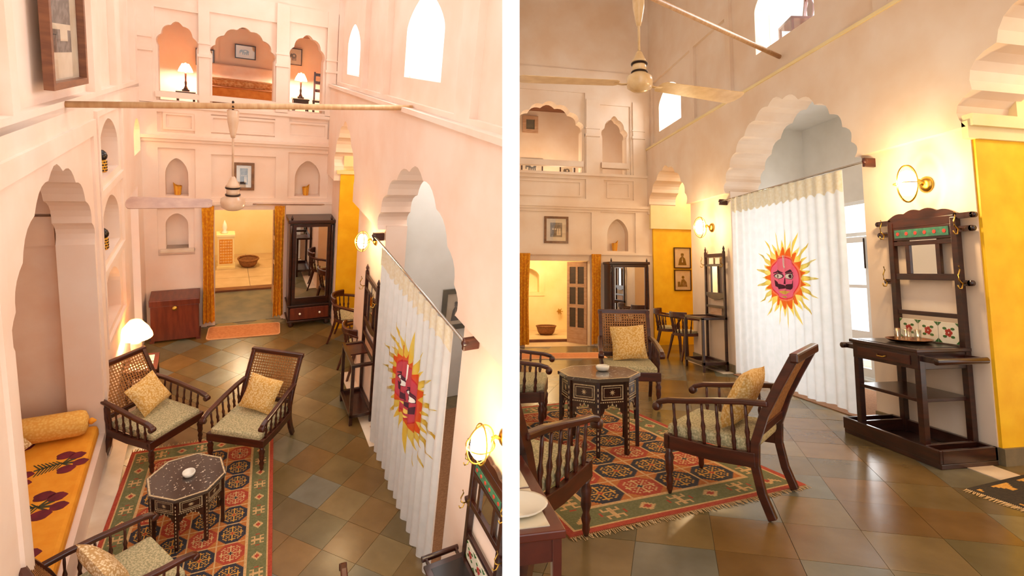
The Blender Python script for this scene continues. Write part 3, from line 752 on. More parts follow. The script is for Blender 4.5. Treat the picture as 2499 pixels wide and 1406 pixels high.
def picture(room, label, M, w, h, fw=.03, frame='wood_dark', kind='photo', mat_w=.06, depth=.025, group=None):
    t = thing(room, 'framed_picture', label, 'picture', group=group, M=M)
    b = fplate(MB(), rect(-w / 2, w / 2, -h / 2, h / 2), [rect(-w / 2 + fw, w / 2 - fw, -h / 2 + fw, h / 2 - fw)], depth, 0)
    b.build('frame', frame, t, .003)
    iw, ih = w / 2 - fw, h / 2 - fw
    fplate(MB(), rect(-iw, iw, -ih, ih), [], .006, 0).build('mount', 'paper', t)
    jw, jh = iw - mat_w, ih - mat_w
    pr = MB(); mats = ['ink', 'print_grey', 'paper', 'gilt']
    if kind == 'photo':
        fplate(pr, rect(-jw, jw, -jh, jh), [], .002, -.006, 1)
        for x in (-.55, -.15, .25, .6): fplate(pr, circ(x * jw, .1 * jh, .14 * jw, 8), [], .001, -.008, 2); fplate(pr, [(x * jw - .18 * jw, -.75 * jh), (x * jw + .18 * jw, -.75 * jh), (x * jw + .1 * jw, 0), (x * jw - .1 * jw, 0)], [], .001, -.008, 2 if x > 0 else 0)
    elif kind == 'portrait':
        fplate(pr, [(-.75 * jw, -jh), (.75 * jw, -jh), (.5 * jw, -.1 * jh), (.2 * jw, .15 * jh), (-.2 * jw, .15 * jh), (-.5 * jw, -.1 * jh)], [], .002, -.006, 0)
        fplate(pr, circ(0, .35 * jh, .26 * jw, 12, .22 * jh), [], .002, -.008, 1); fplate(pr, circ(0, .52 * jh, .3 * jw, 12, .12 * jh), [], .002, -.0085, 0)
        fplate(pr, [(-.12 * jw, -.6 * jh), (.12 * jw, -.6 * jh), (0, .1 * jh)], [], .002, -.009, 2)
    elif kind == 'seated':
        fplate(pr, [(-.5 * jw, -.9 * jh), (.8 * jw, -.9 * jh), (.7 * jw, -.3 * jh), (.2 * jw, .2 * jh), (-.2 * jw, .1 * jh)], [], .002, -.006, 1)
        fplate(pr, circ(.05 * jw, .4 * jh, .24 * jw, 12, .2 * jh), [], .002, -.008, 0); fplate(pr, rect(-.9 * jw, -.45 * jw, -.9 * jh, -.2 * jh), [], .002, -.0065, 0)
    elif kind == 'elephant':
        fplate(pr, circ(0, .1 * jh, .55 * jw, 14, .5 * jh), [], .002, -.006, 0)
        for x in (-.38, -.12, .15, .4): fplate(pr, rect((x - .08) * jw, (x + .08) * jw, -.75 * jh, .1 * jh), [], .002, -.006, 0)
        fplate(pr, circ(-.55 * jw, .2 * jh, .26 * jw, 10, .35 * jh), [], .002, -.007, 0); fplate(pr, rect(-.85 * jw, -.7 * jw, -.5 * jh, .2 * jh), [], .002, -.007, 0)
        fplate(pr, circ(0, .15 * jh, .2 * jw, 8, .2 * jh), [], .001, -.0085, 2)
    elif kind == 'landscape':
        fplate(pr, rect(-jw, jw, -jh, jh), [], .002, -.006, 1); fplate(pr, rect(-jw, jw, -.2 * jh, 0), [], .001, -.008, 2); fplate(pr, rect(-.2 * jw, .6 * jw, -.6 * jh, -.1 * jh), [], .001, -.0085, 2)
    pr.build('print', mats, t)
    fplate(MB(), rect(-iw, iw, -ih, ih), [], .001, -.011).build('glass', 'pic_glass', t)
    return t

def curtain(room, name, label, loc, rz, W, z0, z1, m, amp=.03, lam=.16, emblem=None, gather=None, cat='curtain', group=None, header=None):
    t = thing(room, name, label, cat, loc, rz, group)
    def surf(x, z):
        k = (z1 - z) / (z1 - z0)
        g = gather(k) if gather else 1
        a = amp * (.5 + .5 * k)
        y = a * math.sin(2 * PI * x / lam + .8 * math.sin(x * 3.1)) + .35 * a * math.sin(2 * PI * x / (lam * 2.7) + 1 + k)
        return (x * g, y, z)
    nu = max(24, int(W / lam * 24))
    cl = MB().grid(lambda u, v: surf((u - .5) * W, z0 + v * (z1 - z0) + (0.012 * math.sin((u - .5) * W * 9) if v == 0 else 0)), nu, 14).build('cloth', m, t)
    if header:
        b = MB()
        b.grid(lambda u, v: (lambda p: (p[0], p[1] - .008, p[2]))(surf((u - .5) * W, z1 - header * (1 - v) + (.02 * math.sin((u - .5) * W * 40) if v == 0 else 0))), nu, 2)
        b.build('scalloped_header', 'lace', t)
    if emblem:
        xc, zc, R, ar = emblem
        def star(nm, mt, n, r1, r2, off, rot_=0, long=None, r0=0):
            def rad(q):
                a = (q * n) % 1; tri = 1 - abs(2 * a - 1)
                k = int(q * n) % 2
                return r1 + ((r2 if (k == 0 or long is None) else long) - r1) * tri ** 1.3
            ns = max(n * 10, 300)
            def pt(u, v):
                an = 2 * PI * u + rot_; r = (r0 + (rad(u) - r0) * v) * R
                p = surf(xc + r * math.sin(an) * ar, zc + r * math.cos(an))
                return (p[0], p[1] - off, p[2])
            return MB().grid(pt, ns, 44).build(nm, mt, cl)
        star('sun_rays', 'sun_yellow', 34, .56, 1.0, .003, 0, .78, .46)
        star('sun_flames', 'sun_orange', 17, .46, .64, .006, .1, None, .41)
        star('sun_disc', 'sun_red', 1, .43, .43, .009, 0)
        def blob(nm, mt, poly, off):
            b = MB(); c = (sum(p[0] for p in poly) / len(poly), sum(p[1] for p in poly) / len(poly)); n = len(poly)
            def pt(u, v):
                i = u * n; k = int(i) % n; f = i - int(i); p, q = poly[k], poly[(k + 1) % n]
                x, z = p[0] + (q[0] - p[0]) * f, p[1] + (q[1] - p[1]) * f
                x, z = c[0] + (x - c[0]) * v, c[1] + (z - c[1]) * v
                s = surf(xc + x * R * ar * 1.2, zc + z * R * 1.2); return (s[0], s[1] - off, s[2])
            return b.grid(pt, n * 8, 14).build(nm, mt, cl)
        for s in (-1, 1):
            blob('sun_eye_shade', 'sun_dark', circ(s * .155, .035, .115, 14, .055), .012)
            blob('sun_eye', 'sun_white', circ(s * .155, .03, .10, 14, .042), .016)
            blob('sun_pupil', 'sun_dark', circ(s * .155, .032, .032, 10), .019)
            blob('sun_brow', 'sun_dark', [(s * .05, .09), (s * .15, .145), (s * .27, .09), (s * .27, .075), (s * .15, .12), (s * .06, .075)], .016)
            blob('sun_moustache', 'sun_dark', [(0, -.13), (s * .1, -.1), (s * .22, -.09), (s * .26, -.03), (s * .25, -.14), (s * .14, -.19), (0, -.17)], .014)
        blob('sun_nose', 'sun_dark', [(-.03, .0), (.03, .0), (.05, -.1), (-.05, -.1)], .013)
        for s in (-1, 1): blob('sun_tilak', 'sun_white', [(s * .02, .2), (s * .045, .2), (s * .05, .38), (s * .025, .38)], .014)
        blob('sun_tilak', 'sun_white', [(-.045, .2), (.045, .2), (.03, .16), (-.03, .16)], .014)
        blob('sun_mouth', 'sun_mouth', [(-.14, -.22), (0, -.205), (.14, -.22), (.06, -.27), (-.06, -.27)], .014)
        blob('sun_chin', 'sun_mouth', [(-.09, -.3), (.09, -.3), (.05, -.33), (-.05, -.33)], .014)
    return t

def curtain_rod(room, label, p, q, wall_dx):
    t = thing(room, 'curtain_rod', label, 'curtain rod')
    MB().tube([p, q], .012, 10).build('rod', 'steel', t)
    for s in (p, q):
        b = MB().lathe([(.0, -.03), (.028, -.02), (.035, 0), (.028, .02), (.0, .03)], 12, s, axis='y')
        b.box(s[0] - .02, s[0] + wall_dx, s[1] - .02, s[1] + .02, s[2] - .06, s[2] + .04)
        b.build('bracket', 'wood', t, .006)
    return t

def sconce(room, label, loc, rz, power, s=1):
    t = thing(room, 'bulkhead_sconce', label, 'wall lamp', loc, rz, 'caged wall lamps', s)
    MB().lathe([(.06, 0), (.06, -.012), (.035, -.03), (.02, -.035)], 20, axis='y').build('wall_plate', 'brass', t)
    MB().tube([(.0, -.03, .0), (.0, -.07, .03), (.0, -.10, .02), (0, -.11, 0)], .012).build('arm', 'brass', t)
    gl = MB().lathe([(.0, -.09), (.035, -.085), (.058, -.05), (.062, 0), (.058, .05), (.04, .085), (0, .1)], 18, (0, -.17, 0)).build('glass_globe', 'lamp_glass', t)
    ring = lambda M, a, c: [M @ Vector((a * math.cos(2 * PI * k / 28), 0, c * math.sin(2 * PI * k / 28))) for k in range(28)]
    for k, M in enumerate((T(0, -.17, 0), T(0, -.17, 0) @ Rz(90))):
        MB().tube(ring(M, .088, .135), .0055, 6, closed=True, up=(0, 1, .01) if k == 0 else (1, 0, .01)).build('cage_ring', 'brass', t)
    MB().tube([(.088 * math.cos(2 * PI * k / 24), -.17 + .088 * math.sin(2 * PI * k / 24), .0) for k in range(24)], .0045, 6, closed=True).build('cage_band', 'brass', t)
    l = light(room, 'sconce_light', (0, 0, 0), power, (1, .72, .40), .06)
    l.parent = t; l.matrix_local = T(0, -.30, 0)
    return t

def fan(room, label, loc, angles, R, top, s=1, m='fan_paint', pitch=-8, bw=.085):
    """loc = hub centre, top = height of rod above hub"""
    t = thing(room, 'ceiling_fan', label, 'ceiling fan', loc)
    MB().lathe([(.02, -.11 * s), (.07 * s, -.10 * s), (.115 * s, -.07 * s), (.125 * s, -.02 * s), (.12 * s, .03 * s), (.075 * s, .06 * s), (.07 * s, .07 * s)], 28).build('motor', m, t)
    MB().lathe([(.065 * s, .07 * s), (.066 * s, .14 * s), (.05 * s, .17 * s), (.075 * s, .172 * s), (.06 * s, .2 * s), (.03 * s, .27 * s), (.014, .29 * s)], 24).build('lower_cup', m, t)
    for z in (.068, .15): MB().lathe([(.076 * s, z * s), (.078 * s, (z + .008) * s), (.076 * s, (z + .016) * s)], 24).build('dark_band', 'iron', t)
    MB().tube([(0, 0, .28 * s), (0, 0, top - .05)], .012 * s, 10).build('down_rod', m, t)
    MB().lathe([(.02 * s, top - .34 * s), (.03 * s, top - .3 * s), (.055 * s, top - .16 * s), (.06 * s, top - .04 * s), (.05 * s, top - .03 * s)], 20).build('canopy', m, t)
    MB().tube([(0, 0, top - .06), (0, .03, top - .02), (0, .0, top + .05), (0, -.03, top)], .01, 8).build('hook', 'iron', t)
    for a in angles:
        b = MB().bar([(.10 * s, 0, -.04 * s), (.17 * s, 0, -.045 * s), (.24 * s, 0, -.035 * s)], .035 * s, .008 * s, M=Rz(a)); b.build('blade_iron', m, t)
        M = Rz(a) @ Rx(pitch)
        n = 10; w0, w1 = bw * .75 * s, bw * s
        out = [(.2 * s, -w0 * .7), (.23 * s, -w0)] + [(R - .05 * s, -w1)] + [(R - .05 * s + .05 * s * math.sin(q), -w1 * math.cos(q)) for q in [PI * i / 8 for i in range(1, 8)]] + [(R - .05 * s, w1), (.23 * s, w0), (.2 * s, w0 * .7)]
        MB().plate(out, [], .006, M @ T(0, 0, -.035 * s)).build('blade', 'fan_blade' if m == 'fan_paint' else m, t, .002)
    return t

def hook(b, x, y, z, s=1, up=1):
    b.tube([(x, y, z), (x, y - .03 * s, z), (x, y - .055 * s, z + .02 * s * up), (x, y - .06 * s, z + .06 * s), (x, y - .04 * s, z + .1 * s), (x, y - .05 * s, z + .13 * s)], .0055 * s, 6)
    b.tube([(x, y - .02 * s, z), (x, y - .035 * s, z - .04 * s), (x, y - .06 * s, z - .04 * s), (x, y - .07 * s, z - .015 * s)], .005 * s, 6)
def hall_stand(room, label, loc, rz, W=.62, D=.46, H=2.16, scale=1):
    """large hat stand: width W, wings reach beyond it; origin at the wall, floor"""
    t = thing(room, 'hat_stand', label, 'hat stand', loc, rz, None, scale)
    w = W / 2; m = 'wood_dark'; p = .028
    wing = .18
    for s in (-1, 1):
        MB().box(s * w - p, s * w + p, -.06, -.004, 0, H - .12).build('back_post', m, t, .004)
        MB().box(s * w - p, s * w + p, -D - .0, -D + .056, 0, .86).build('leg', m, t, .004)
    # base trays
    tr = MB().box(-w - wing, w + wing, -D - .02, 0, .0, .04)
    for x0, x1, y0, y1 in ((-w - wing, w + wing, -D - .03, -D), (-w - wing, w + wing, -.03, 0), (-w - wing, -w - wing + .03, -D, 0), (w + wing - .03, w + wing, -D, 0), (-w - .03, -w + .0, -D, 0), (w, w + .03, -D, 0)):
        tr.box(x0, x1, y0, y1, .04, .145)
    tr.build('base_tray', m, t, .005)
    MB().box(-w, w, -D + .01, -.02, .47, .50).build('shelf', m, t, .004)
    dr = MB().box(-w - .02, w + .02, -D - .01, -.02, .74, .88).build('drawer_case', m, t, .004)
    df = MB().box(-w + .05, w - .05, -D - .022, -D - .008, .77, .85).build('drawer', 'wood', t, .004)
    b = MB().tube([(-.05, -D - .025, .81), (-.03, -D - .045, .8), (.03, -D - .045, .8), (.05, -D - .025, .81)], .006); b.build('handle', 'brass', df)
    MB().box(-w - .04, w + .04, -D - .035, -.01, .88, .91).build('top_board', m, t, .006)
    MB().box(-w + .02, w - .02, -D + .02, -.08, .9095, .914).build('top_glass', 'black_gloss', t)
    for s in (-1, 1):      # umbrella rings
        b = MB(); x1 = s * (w + wing)
        b.bar([(s * w, -D + .04, .83), (x1, -D + .04, .83), (x1, -.06, .83), (s * w, -.06, .83)], .03, .045)
        b.lathe([(.028, -D + .0), (.028, -.03)], 10, (x1, 0, .83), axis='y')
        b.build('umbrella_rail', m, t, .004)
    # back frame
    for z0, z1 in ((1.02 + .25, 1.06 + .25), (1.60, 1.66), (1.93, 1.97)): MB().box(-w, w, -.05, -.015, z0 - .12, z1 - .12).build('cross_rail', m, t, .003)
    hang = ((1.39 + .08, .15), (1.90, .16), (2.0, .18))
    for z, e in ((1.46, .1), (1.93, .15), (2.045, .17)):
        for s in (-1, 1):
            b = MB(); x0, x1 = sorted((s * w, s * (w + e)))
            b.box(x0, x1, -.045, -.012, z - .025, z + .025)
            b.lathe([(.025, -.045), (.025, -.012)], 14, (s * (w + e), 0, z), axis='y'); b.build('side_arm', m, t)
    for z in (1.46, 1.93):
        for s in (-1, 1):
            b = MB(); hook(b, s * (w + .06), -.045, z, 1.15); b.build('hook', 'brass', t)
    MB().box(-w, w, -.05, -.012, 1.985, 2.06).build('top_rail', m, t, .003)
    cr = [(-w - .03, 2.06), (w + .03, 2.06), (w + .03, 2.075)]
    n = 24
    for i in range(n + 1):
        q = i / n; x = w + .02 - q * (2 * w + .04)
        cr.append((x, 2.08 + .055 * math.sin(PI * q) + .02 * abs(math.sin(PI * q * 4))))
    cr.append((-w - .03, 2.075))
    fplate(MB(), cr, [], .03, -.015).build('cresting', m, t, .004)
    MB().box(-w + .03, w - .03, -.05, -.015, 1.86, 1.985).build('frieze', m, t, .003)
    g = MB().box(-w + .05, w - .05, -.056, -.048, 1.885, 1.965).build('tile_strip', 'tile_green', t)
    for k in range(6):
        x = -w + .09 + k * (2 * w - .18) / 5
        fplate(MB(), circ(x, 1.925, .018, 10), [], .003, -.056).build('flower', 'tile_red', g)
    mw = w * .42
    for s in (-1, 1):
        MB().box(s * mw - .022 + s * .02, s * mw + .022 + s * .02, -.048, -.015, 1.54, 1.82).build('mirror_stile', m, t, .003)
    MB().box(-mw, mw, -.03, -.022, 1.5, 1.86).build('mirror', 'mirror', t)
    for k in range(3):
        x = (-1 + k) * (2 * w - .06) / 3; hw = (2 * w - .06) / 6 - .003
        tl = MB().box(x - hw, x + hw, -.045, -.03, .925, 1.11).build('tile', 'tile_white', t, .002)
        fl = MB(); lf = MB()
        for a in range(5): fplate(fl, circ(x + .022 * math.cos(a * 1.256), 1.02 + .022 * math.sin(a * 1.256), .016, 8), [], .002, -.045)
        for a in range(4): fplate(lf, circ(x + .055 * math.cos(a * 1.57 + .78), 1.02 + .05 * math.sin(a * 1.57 + .78), .02, 8, .012), [], .002, -.045)
        for cx in (-1, 1):
            for cz in (-1, 1): fplate(lf, [(x + cx * hw, 1.018 + cz * .09), (x + cx * (hw - .035), 1.018 + cz * .09), (x + cx * hw, 1.018 + cz * .055)], [], .002, -.045)
        fl.build('flower', 'tile_red', tl); lf.build('leaves', 'tile_leaf', tl)
    return t

def slim_stand(room, label, loc, rz, W=.52, D=.36, H=2.0, scale=1):
    t = thing(room, 'coat_stand', label, 'coat stand', loc, rz, None, scale)
    w = W / 2; m = 'wood_dark'; p = .02
    for s in (-1, 1):
        MB().box(s * w - p, s * w + p, -.045, -.005, 0, H - .1).build('back_post', m, t, .003)
        MB().lathe([(.02, 0), (.014, .02), (.022, .045), (.014, .07), (.004, .1)], 10, (s * w, -.025, H - .1)).build('finial', m, t)
        MB().box(s * w - p, s * w + p, -D, -D + .04, 0, .87).build('leg', m, t, .003)
    for z0, z1, d in ((H - .19, H - .13, .02), (H - .35, H - .31, .0), (1.22, 1.28, .0), (1.02, 1.06, 0), (.86, .9, 0)): MB().box(-w, w, -.04, -.012, z0, z1).build('cross_rail', m, t, .002)
    ap = [(-w, 1.22), (w, 1.22)] + [(w - q * 2 * w, 1.22 - .05 * math.sin(PI * q)) for q in [i / 10 for i in range(11)]]
    fplate(MB(), [(-w, 1.225), (w, 1.225)] + [(w - 2 * w * i / 10, 1.215 - .06 * math.sin(PI * i / 10)) for i in range(11)], [], .02, -.012).build('shaped_apron', m, t)
    for s in (-1, 1):
        MB().box(s * .12 - .014, s * .12 + .014, -.038, -.014, 1.28, H - .33).build('mirror_stile', m, t)
        MB().box(s * .11 - .075, s * .11 + .075, -.03, -.02, H - .31, H - .19).build('tile', 'tile_white', t, .002)
    MB().box(-.12, .12, -.026, -.02, 1.28, H - .35).build('mirror', 'mirror', t)
    MB().box(-.2, .2, -.026, -.02, .90, 1.02).build('panel', 'wood_pale', t)
    b = MB()
    for y in (-D + .0, -.04): b.box(-w, w, y, y + .04, .84, .88)
    for s in (-1, 1): b.box(s * w - p, s * w + p, -D, 0, .84, .88)
    b.build('umbrella_rail', m, t, .003)
    MB().box(-w, .0, -D + .02, -.02, .845, .865).build('shelf', 'wood', t)
    b = MB()
    for y in (-D + .0, -.04): b.box(-w, w, y, y + .035, .11, .16)
    for s in (-1, 1): b.box(s * w - p, s * w + p, -D, 0, .11, .16)
    b.box(-w, w, -D + .02, -.01, .105, .118); b.build('base_tray', m, t, .003)
    for s in (-1, 1):
        b = MB(); hook(b, s * (w + .02), -.04, H - .32, 1.1); b.build('hook', 'brass', t)
    return t

def wardrobe(room, label, loc, rz, W, H, D=.48):
    t = thing(room, 'mirror_wardrobe', label, 'wardrobe', loc, rz); w = W / 2; m = 'wood_dark'
    MB().box(-w + .02, w - .02, -D + .03, 0, .1, H - .06).build('body', m, t)
    MB().box(-w - .01, w + .01, -D - .01, .0, H - .07, H - .01).build('cornice', m, t, .012)
    for s in (-1, 1):
        MB().lathe([(.012, 0), (.022, .02), (.014, .045), (.004, .08)], 10, (s * (w - .05), -D + .04, H - .01)).build('finial', m, t)
        MB().lathe([(.03, 0), (.045, .03), (.04, .07), (.03, .1)], 12, (s * (w - .07), -D + .07, 0)).build('bun_foot', m, t)
        MB().lathe([(.02, .36), (.026, .5), (.02, .7), (.028, 1.0), (.02, H - .25), (.026, H - .1)], 12, (s * (w - .035), -D + .02, 0)).build('corner_column', m, t)
    d = fplate(MB(), rect(-w + .065, w - .065, .46, H - .08), [rect(-w + .115, w - .115, .56, H - .13)], .03, -D + .03).build('mirror_door', m, t, .006)
    fplate(MB(), rect(-w + .115, w - .115, .56, H - .13), [], .008, -D + .02).build('mirror', 'mirror', d)
    MB().box(-w + .07, w - .07, -D + .0, -D + .03, .46, .53).build('carved_rail', 'wood', t, .006)
    dr = MB().box(-w + .05, w - .05, -D + .0, -D + .03, .15, .37).build('drawer', 'wood_red', t, .006)
    for s in (-1, 1): MB().lathe([(.008, 0), (.008, -.015), (.02, -.025), (.018, -.04), (0, -.045)], 12, (s * (w - .2), -D, .27), axis='y').build('knob', 'ceramic', dr)
    for z in (.1, .39): MB().box(-w, w, -D - .005, 0, z, z + .035).build('moulding', m, t, .008)
    return t

def table_lamp(room, label, loc, power, s=1, shade='shade_cloth', base='ceramic', group=None, tall=False):
    t = thing(room, 'table_lamp', label, 'lamp', loc, 0, group, s)
    if tall:
        MB().box(-.06, .06, -.06, .06, 0, .03).build('base', 'wood_dark', t, .004)
        MB().lathe([(.045, .03), (.03, .06), (.016, .1), (.022, .16), (.013, .2), (.018, .33), (.012, .36)], 12).build('stem', 'wood_dark', t); zb = .36
        pr = [(.12, zb), (.105, zb + .05), (.055, zb + .15)]
    else:
        MB().lathe([(.05, 0), (.055, .02), (.05, .1), (.052, .2), (.04, .23), (.012, .235), (.012, .27)], 16).build('base', base, t); zb = .28
        pr = [(.155, zb), (.15, zb + .03), (.12, zb + .1), (.07, zb + .17), (.055, zb + .19)]
    b = MB().lathe(pr, 24); b.f = b.f[:-2]; b.mi = b.mi[:-2]; b.sm = b.sm[:-2]
    b.build('shade', shade, t)
    MB().lathe([(0, -.03), (.022, -.015), (.026, .01), (.015, .04), (.01, .055)], 10, (0, 0, zb + .11)).build('bulb', 'bulb', t)
    l = light(room, 'lamp_light', (0, 0, 0), power, (1, .82, .6) if tall else (1, .70, .38), .03); l.parent = t; l.matrix_local = T(0, 0, zb + .02)
    return t

def vase_ball(room, label, loc, s=1):
    t = thing(room, 'patterned_vase', label, 'vase', loc, 0, 'vases in the side niches', s)
    b = MB().lathe([(.05, 0), (.055, .01), (.055, .12), (.05, .13)], 16).build('cup', 'stripe_yellow', t)
    d = MB()
    for k in range(12):
        for j in range(4): d.box(-.009, .009, -.0575, -.054, .012 + j * .03, .028 + j * .03, Rz(30 * k + 15 * (j % 2)))
    d.build('pattern', 'stripe_dark', b)
    MB().lathe([(.045, .13), (.06, .15), (.065, .18), (.055, .21), (.03, .235), (0, .24)], 16).build('ball', 'black_gloss', t)
    return t
def striped_pot(room, label, loc, s=1, rz=0):
    t = thing(room, 'striped_pot', label, 'pot', loc, rz, 'striped pots in the wall niches', s)
    n = 12
    b = MB()
    for k in range(n):
        a0, a1 = 2 * PI * k / n, 2 * PI * (k + 1) / n
        h = lambda a: .15 + .06 * max(0, math.cos(a)) ** 2
        vs = [(.045 * math.cos(a0), .045 * math.sin(a0), 0), (.045 * math.cos(a1), .045 * math.sin(a1), 0), (.062 * math.cos(a1), .062 * math.sin(a1), h(a1)), (.062 * math.cos(a0), .062 * math.sin(a0), h(a0))]
        b.add(vs, [(0, 1, 2, 3)], None, False, k % 2)
    b.add([(.045 * math.cos(2 * PI * k / n), .045 * math.sin(2 * PI * k / n), 0) for k in range(n)], [tuple(range(n))])
    b.build('body', ['stripe_yellow', 'fret'], t)
    return t
def side_table(room, label, loc, rz, W=.3, D=.36, H=.55, tiles=True, scale=1, m='wood', tiles_n=2):
    t = thing(room, 'side_table', label, 'side table', loc, rz, None, scale)
    MB().box(-W / 2, W / 2, -D / 2, D / 2, H - .03, H).build('table_top', m, t, .005)
    for sx in (-1, 1):
        for sy in (-1, 1): MB().bar([(sx * (W / 2 - .03), sy * (D / 2 - .03), H - .03), (sx * (W / 2 - .025), sy * (D / 2 - .025), 0)], .035, .035, (1, 0, 0), scales=[1, .7]).build('leg', m, t, .003)
    b = MB()
    for sy in (-1, 1): b.box(-W / 2 + .02, W / 2 - .02, sy * (D / 2 - .03) - .01, sy * (D / 2 - .03) + .01, H - .11, H - .03)
    for sx in (-1, 1): b.box(sx * (W / 2 - .03) - .01, sx * (W / 2 - .03) + .01, -D / 2 + .02, D / 2 - .02, H - .11, H - .03)
    b.build('apron', m, t)
    if tiles:
        for k in range(tiles_n):
            y0 = -D / 2 + .04 + k * (D - .08) / tiles_n; y1 = y0 + (D - .08) / tiles_n - .02
            tl = MB().box(-W / 2 + .05, W / 2 - .05, y0, y1, H - .002, H + .003).build('tile', 'tile_white', t)
            b = MB(); cx, cy = 0, (y0 + y1) / 2
            for a in range(6): b.plate(circ(cx + .04 * math.cos(a * 1.047), cy + .035 * math.sin(a * 1.047), .02, 8, .012), [], .001, T(0, 0, H + .003))
            b.build('leaves', 'tile_leaf', tl)
    return t

# ================================================================== LEFT HALL: things
def yl(Y): return -1.12 + .034 * (Y - 4)       # left wall face at Y
armchair(HL, 'cane-backed wooden armchair beside the yellow daybed, left of the octagonal table', (-.59, 6.74, .012), 43)
armchair(HL, 'cane-backed wooden armchair facing the daybed across the octagonal table, seen from above', (.37, 6.36, .012), -34)
armchair(HL, 'cane-backed armchair cut off by the bottom left corner, at the foot of the daybed', (-.64, 4.44, .012), 118)
armchair(HL, 'armchair showing only one curved arm tip at the bottom edge, right of the rug', (.50, 3.42, .012), 172)
cushion(HL, 'pale yellow cushion on the armchair beside the daybed', T(-.59, 6.74, .012) @ Rz(43) @ T(.03, .11, .665) @ Rx(62) @ Rz(14), .37, .37, .13, group='yellow cushions on the cane armchairs')
cushion(HL, 'yellow cushion on the armchair across from the daybed, seen from above', T(.37, 6.36, .012) @ Rz(-34) @ T(.02, .13, .655) @ Rx(62) @ Rz(-8), .40, .40, .13, group='yellow cushions on the cane armchairs')
cushion(HL, 'pale cushion on the armchair in the bottom left corner', T(-.64, 4.44, .012) @ Rz(118) @ T(0, .09, .665) @ Rx(60) @ Rz(10), .38, .38, .13, 'cushion_pale', group='yellow cushions on the cane armchairs')
octagon_table(HL, 'octagonal inlaid side table on the red kilim, seen from above', (-.235, 5.38, .012), 8, .90)
ashtray(HL, 'small white ashtray on the octagonal table seen from above', (-.22, 5.38, .012 + .625 * .90), .95)
kilim(HL, 'red and blue kilim rug with green border under the octagonal table, seen from above', (-.20, 5.5, 0), -5, .0122, 4, 8)
# daybed
db = thing(HL, 'daybed', 'yellow daybed mattress with dark red poppies in the arched alcove', 'daybed', (-1.5, 5.62, .331))
MB().box(-.46, .43, -1.12, 1.10, 0, .14).build('mattress', 'cover_yellow', db, .04)
def poppy(cx, cy, s, ang):
    M = T(cx, cy, .1405) @ Rz(ang) @ Matrix.Diagonal((s, s, 1, 1))
    f = MB()
    for x, y, r in ((.0, .10, .055), (.07, .06, .05), (.085, -.04, .048), (.0, -.085, .055)):
        f.plate([(x + r * math.cos(q) * (1 + .12 * math.cos(5 * q)), y + r * math.sin(q) * .85) for q in [2 * PI * k / 18 for k in range(18)]], [], .002, M)
    f.build('poppy_print', 'poppy', db)
    g = MB()
    g.plate([(-.18, -.008), (-.02, .004), (-.02, .02), (-.18, .008)], [], .0015, M)
    for k in range(7):
        for s2 in (-1, 1):
            x = -.15 + k * .021; y = s2 * (.075 - .004 * k)
            g.plate([(x, .0), (x + .012, .0), (x + .004 - .03, y), (x - .034, y)], [], .0015, M)
    for q in (-.9, -.3, .3, .9): g.plate([(-.02, -.008), (-.02, .008), (.055 * math.cos(q) + .01, .09 * math.sin(q) + .012), (.055 * math.cos(q) + .01, .09 * math.sin(q) - .012)], [], .0015, M)
    g.build('leaf_print', 'leaf', db)
for cx, cy, s, a in ((.26, .50, 1.25, 10), (.20, -.08, 1.35, 5), (-.14, .98, 1.15, 20), (-.10, .36, 1.2, -5), (.15, -.72, 1.3, 0), (-.28, -.3, 1.2, 10)): poppy(cx, cy, s, a)
bo = thing(HL, 'bolster', 'round yellow bolster lying across the head of the daybed', 'bolster', (-1.53, 6.57, .61))
MB().lathe([(.0, -.40), (.06, -.40), (.115, -.375), (.13, -.33), (.13, .33), (.115, .375), (.06, .40), (0, .40)], 24, axis='x').build('roll', 'bolster_cloth', bo)
for s in (-1, 1): MB().lathe([(.0, s * .40), (.03, s * .41), (.035, s * .43), (.012, s * .46), (0, s * .47)], 12, axis='x').build('tassel', 'cover_yellow', bo)
cushion(HL, 'pale patterned cushion leaning on the bolster at the alcove wall', T(-1.74, 6.28, .675) @ Rz(35) @ Rx(58) @ Rz(20), .36, .36, .12, 'cushion_pale', group='cushions on the daybed')
cushion(HL, 'pale cushion against the alcove wall, nearer than the bolster', T(-1.86, 5.80, .66) @ Rz(80) @ Rx(65), .36, .36, .12, 'cushion_pale', group='cushions on the daybed')
# table lamp in the corner behind the armchair
side_table(HL, 'small wooden side table with tiled top behind the armchair, under the lit lamp', (-.79, 7.80, .0), 0, .34, .46, .58)
table_lamp(HL, 'lit lamp with peach shade on the small table behind the armchair', (-.85, 7.88, .587), 14, 1.15)
# niches
vase_ball(HL, 'yellow patterned vase with black ball in the upper left wall niche', (yl(7.6) - .09, 7.72, 3.062), 1.05)
vase_ball(HL, 'yellow patterned vase with black ball in the middle left wall niche', (yl(7.4) - .09, 7.62, 2.172), 1.05)
striped_pot(HL, 'striped yellow pot in the wall niche above the wooden chest', (-.49, FW + .1, 2.262), .95, 180)
striped_pot(HL, 'striped yellow pot in the wall niche above the mirror wardrobe, seen from above', (1.36, FW + .1, 2.272), .95, 0)
picture(HL, 'large brown framed picture high on the left wall reflecting lamplight', T(yl(6.0) + .065 - .07, 6.02, 4.62) @ Rz(90 - 1.95), 1.1, 1.0, .055, 'wood_brown', 'landscape', .22, .06)
picture(HL, 'gilt framed group photograph on the far wall behind the fan', T(.41, FW, 2.6), .3, .46, .045, 'gilt', 'photo', .05)
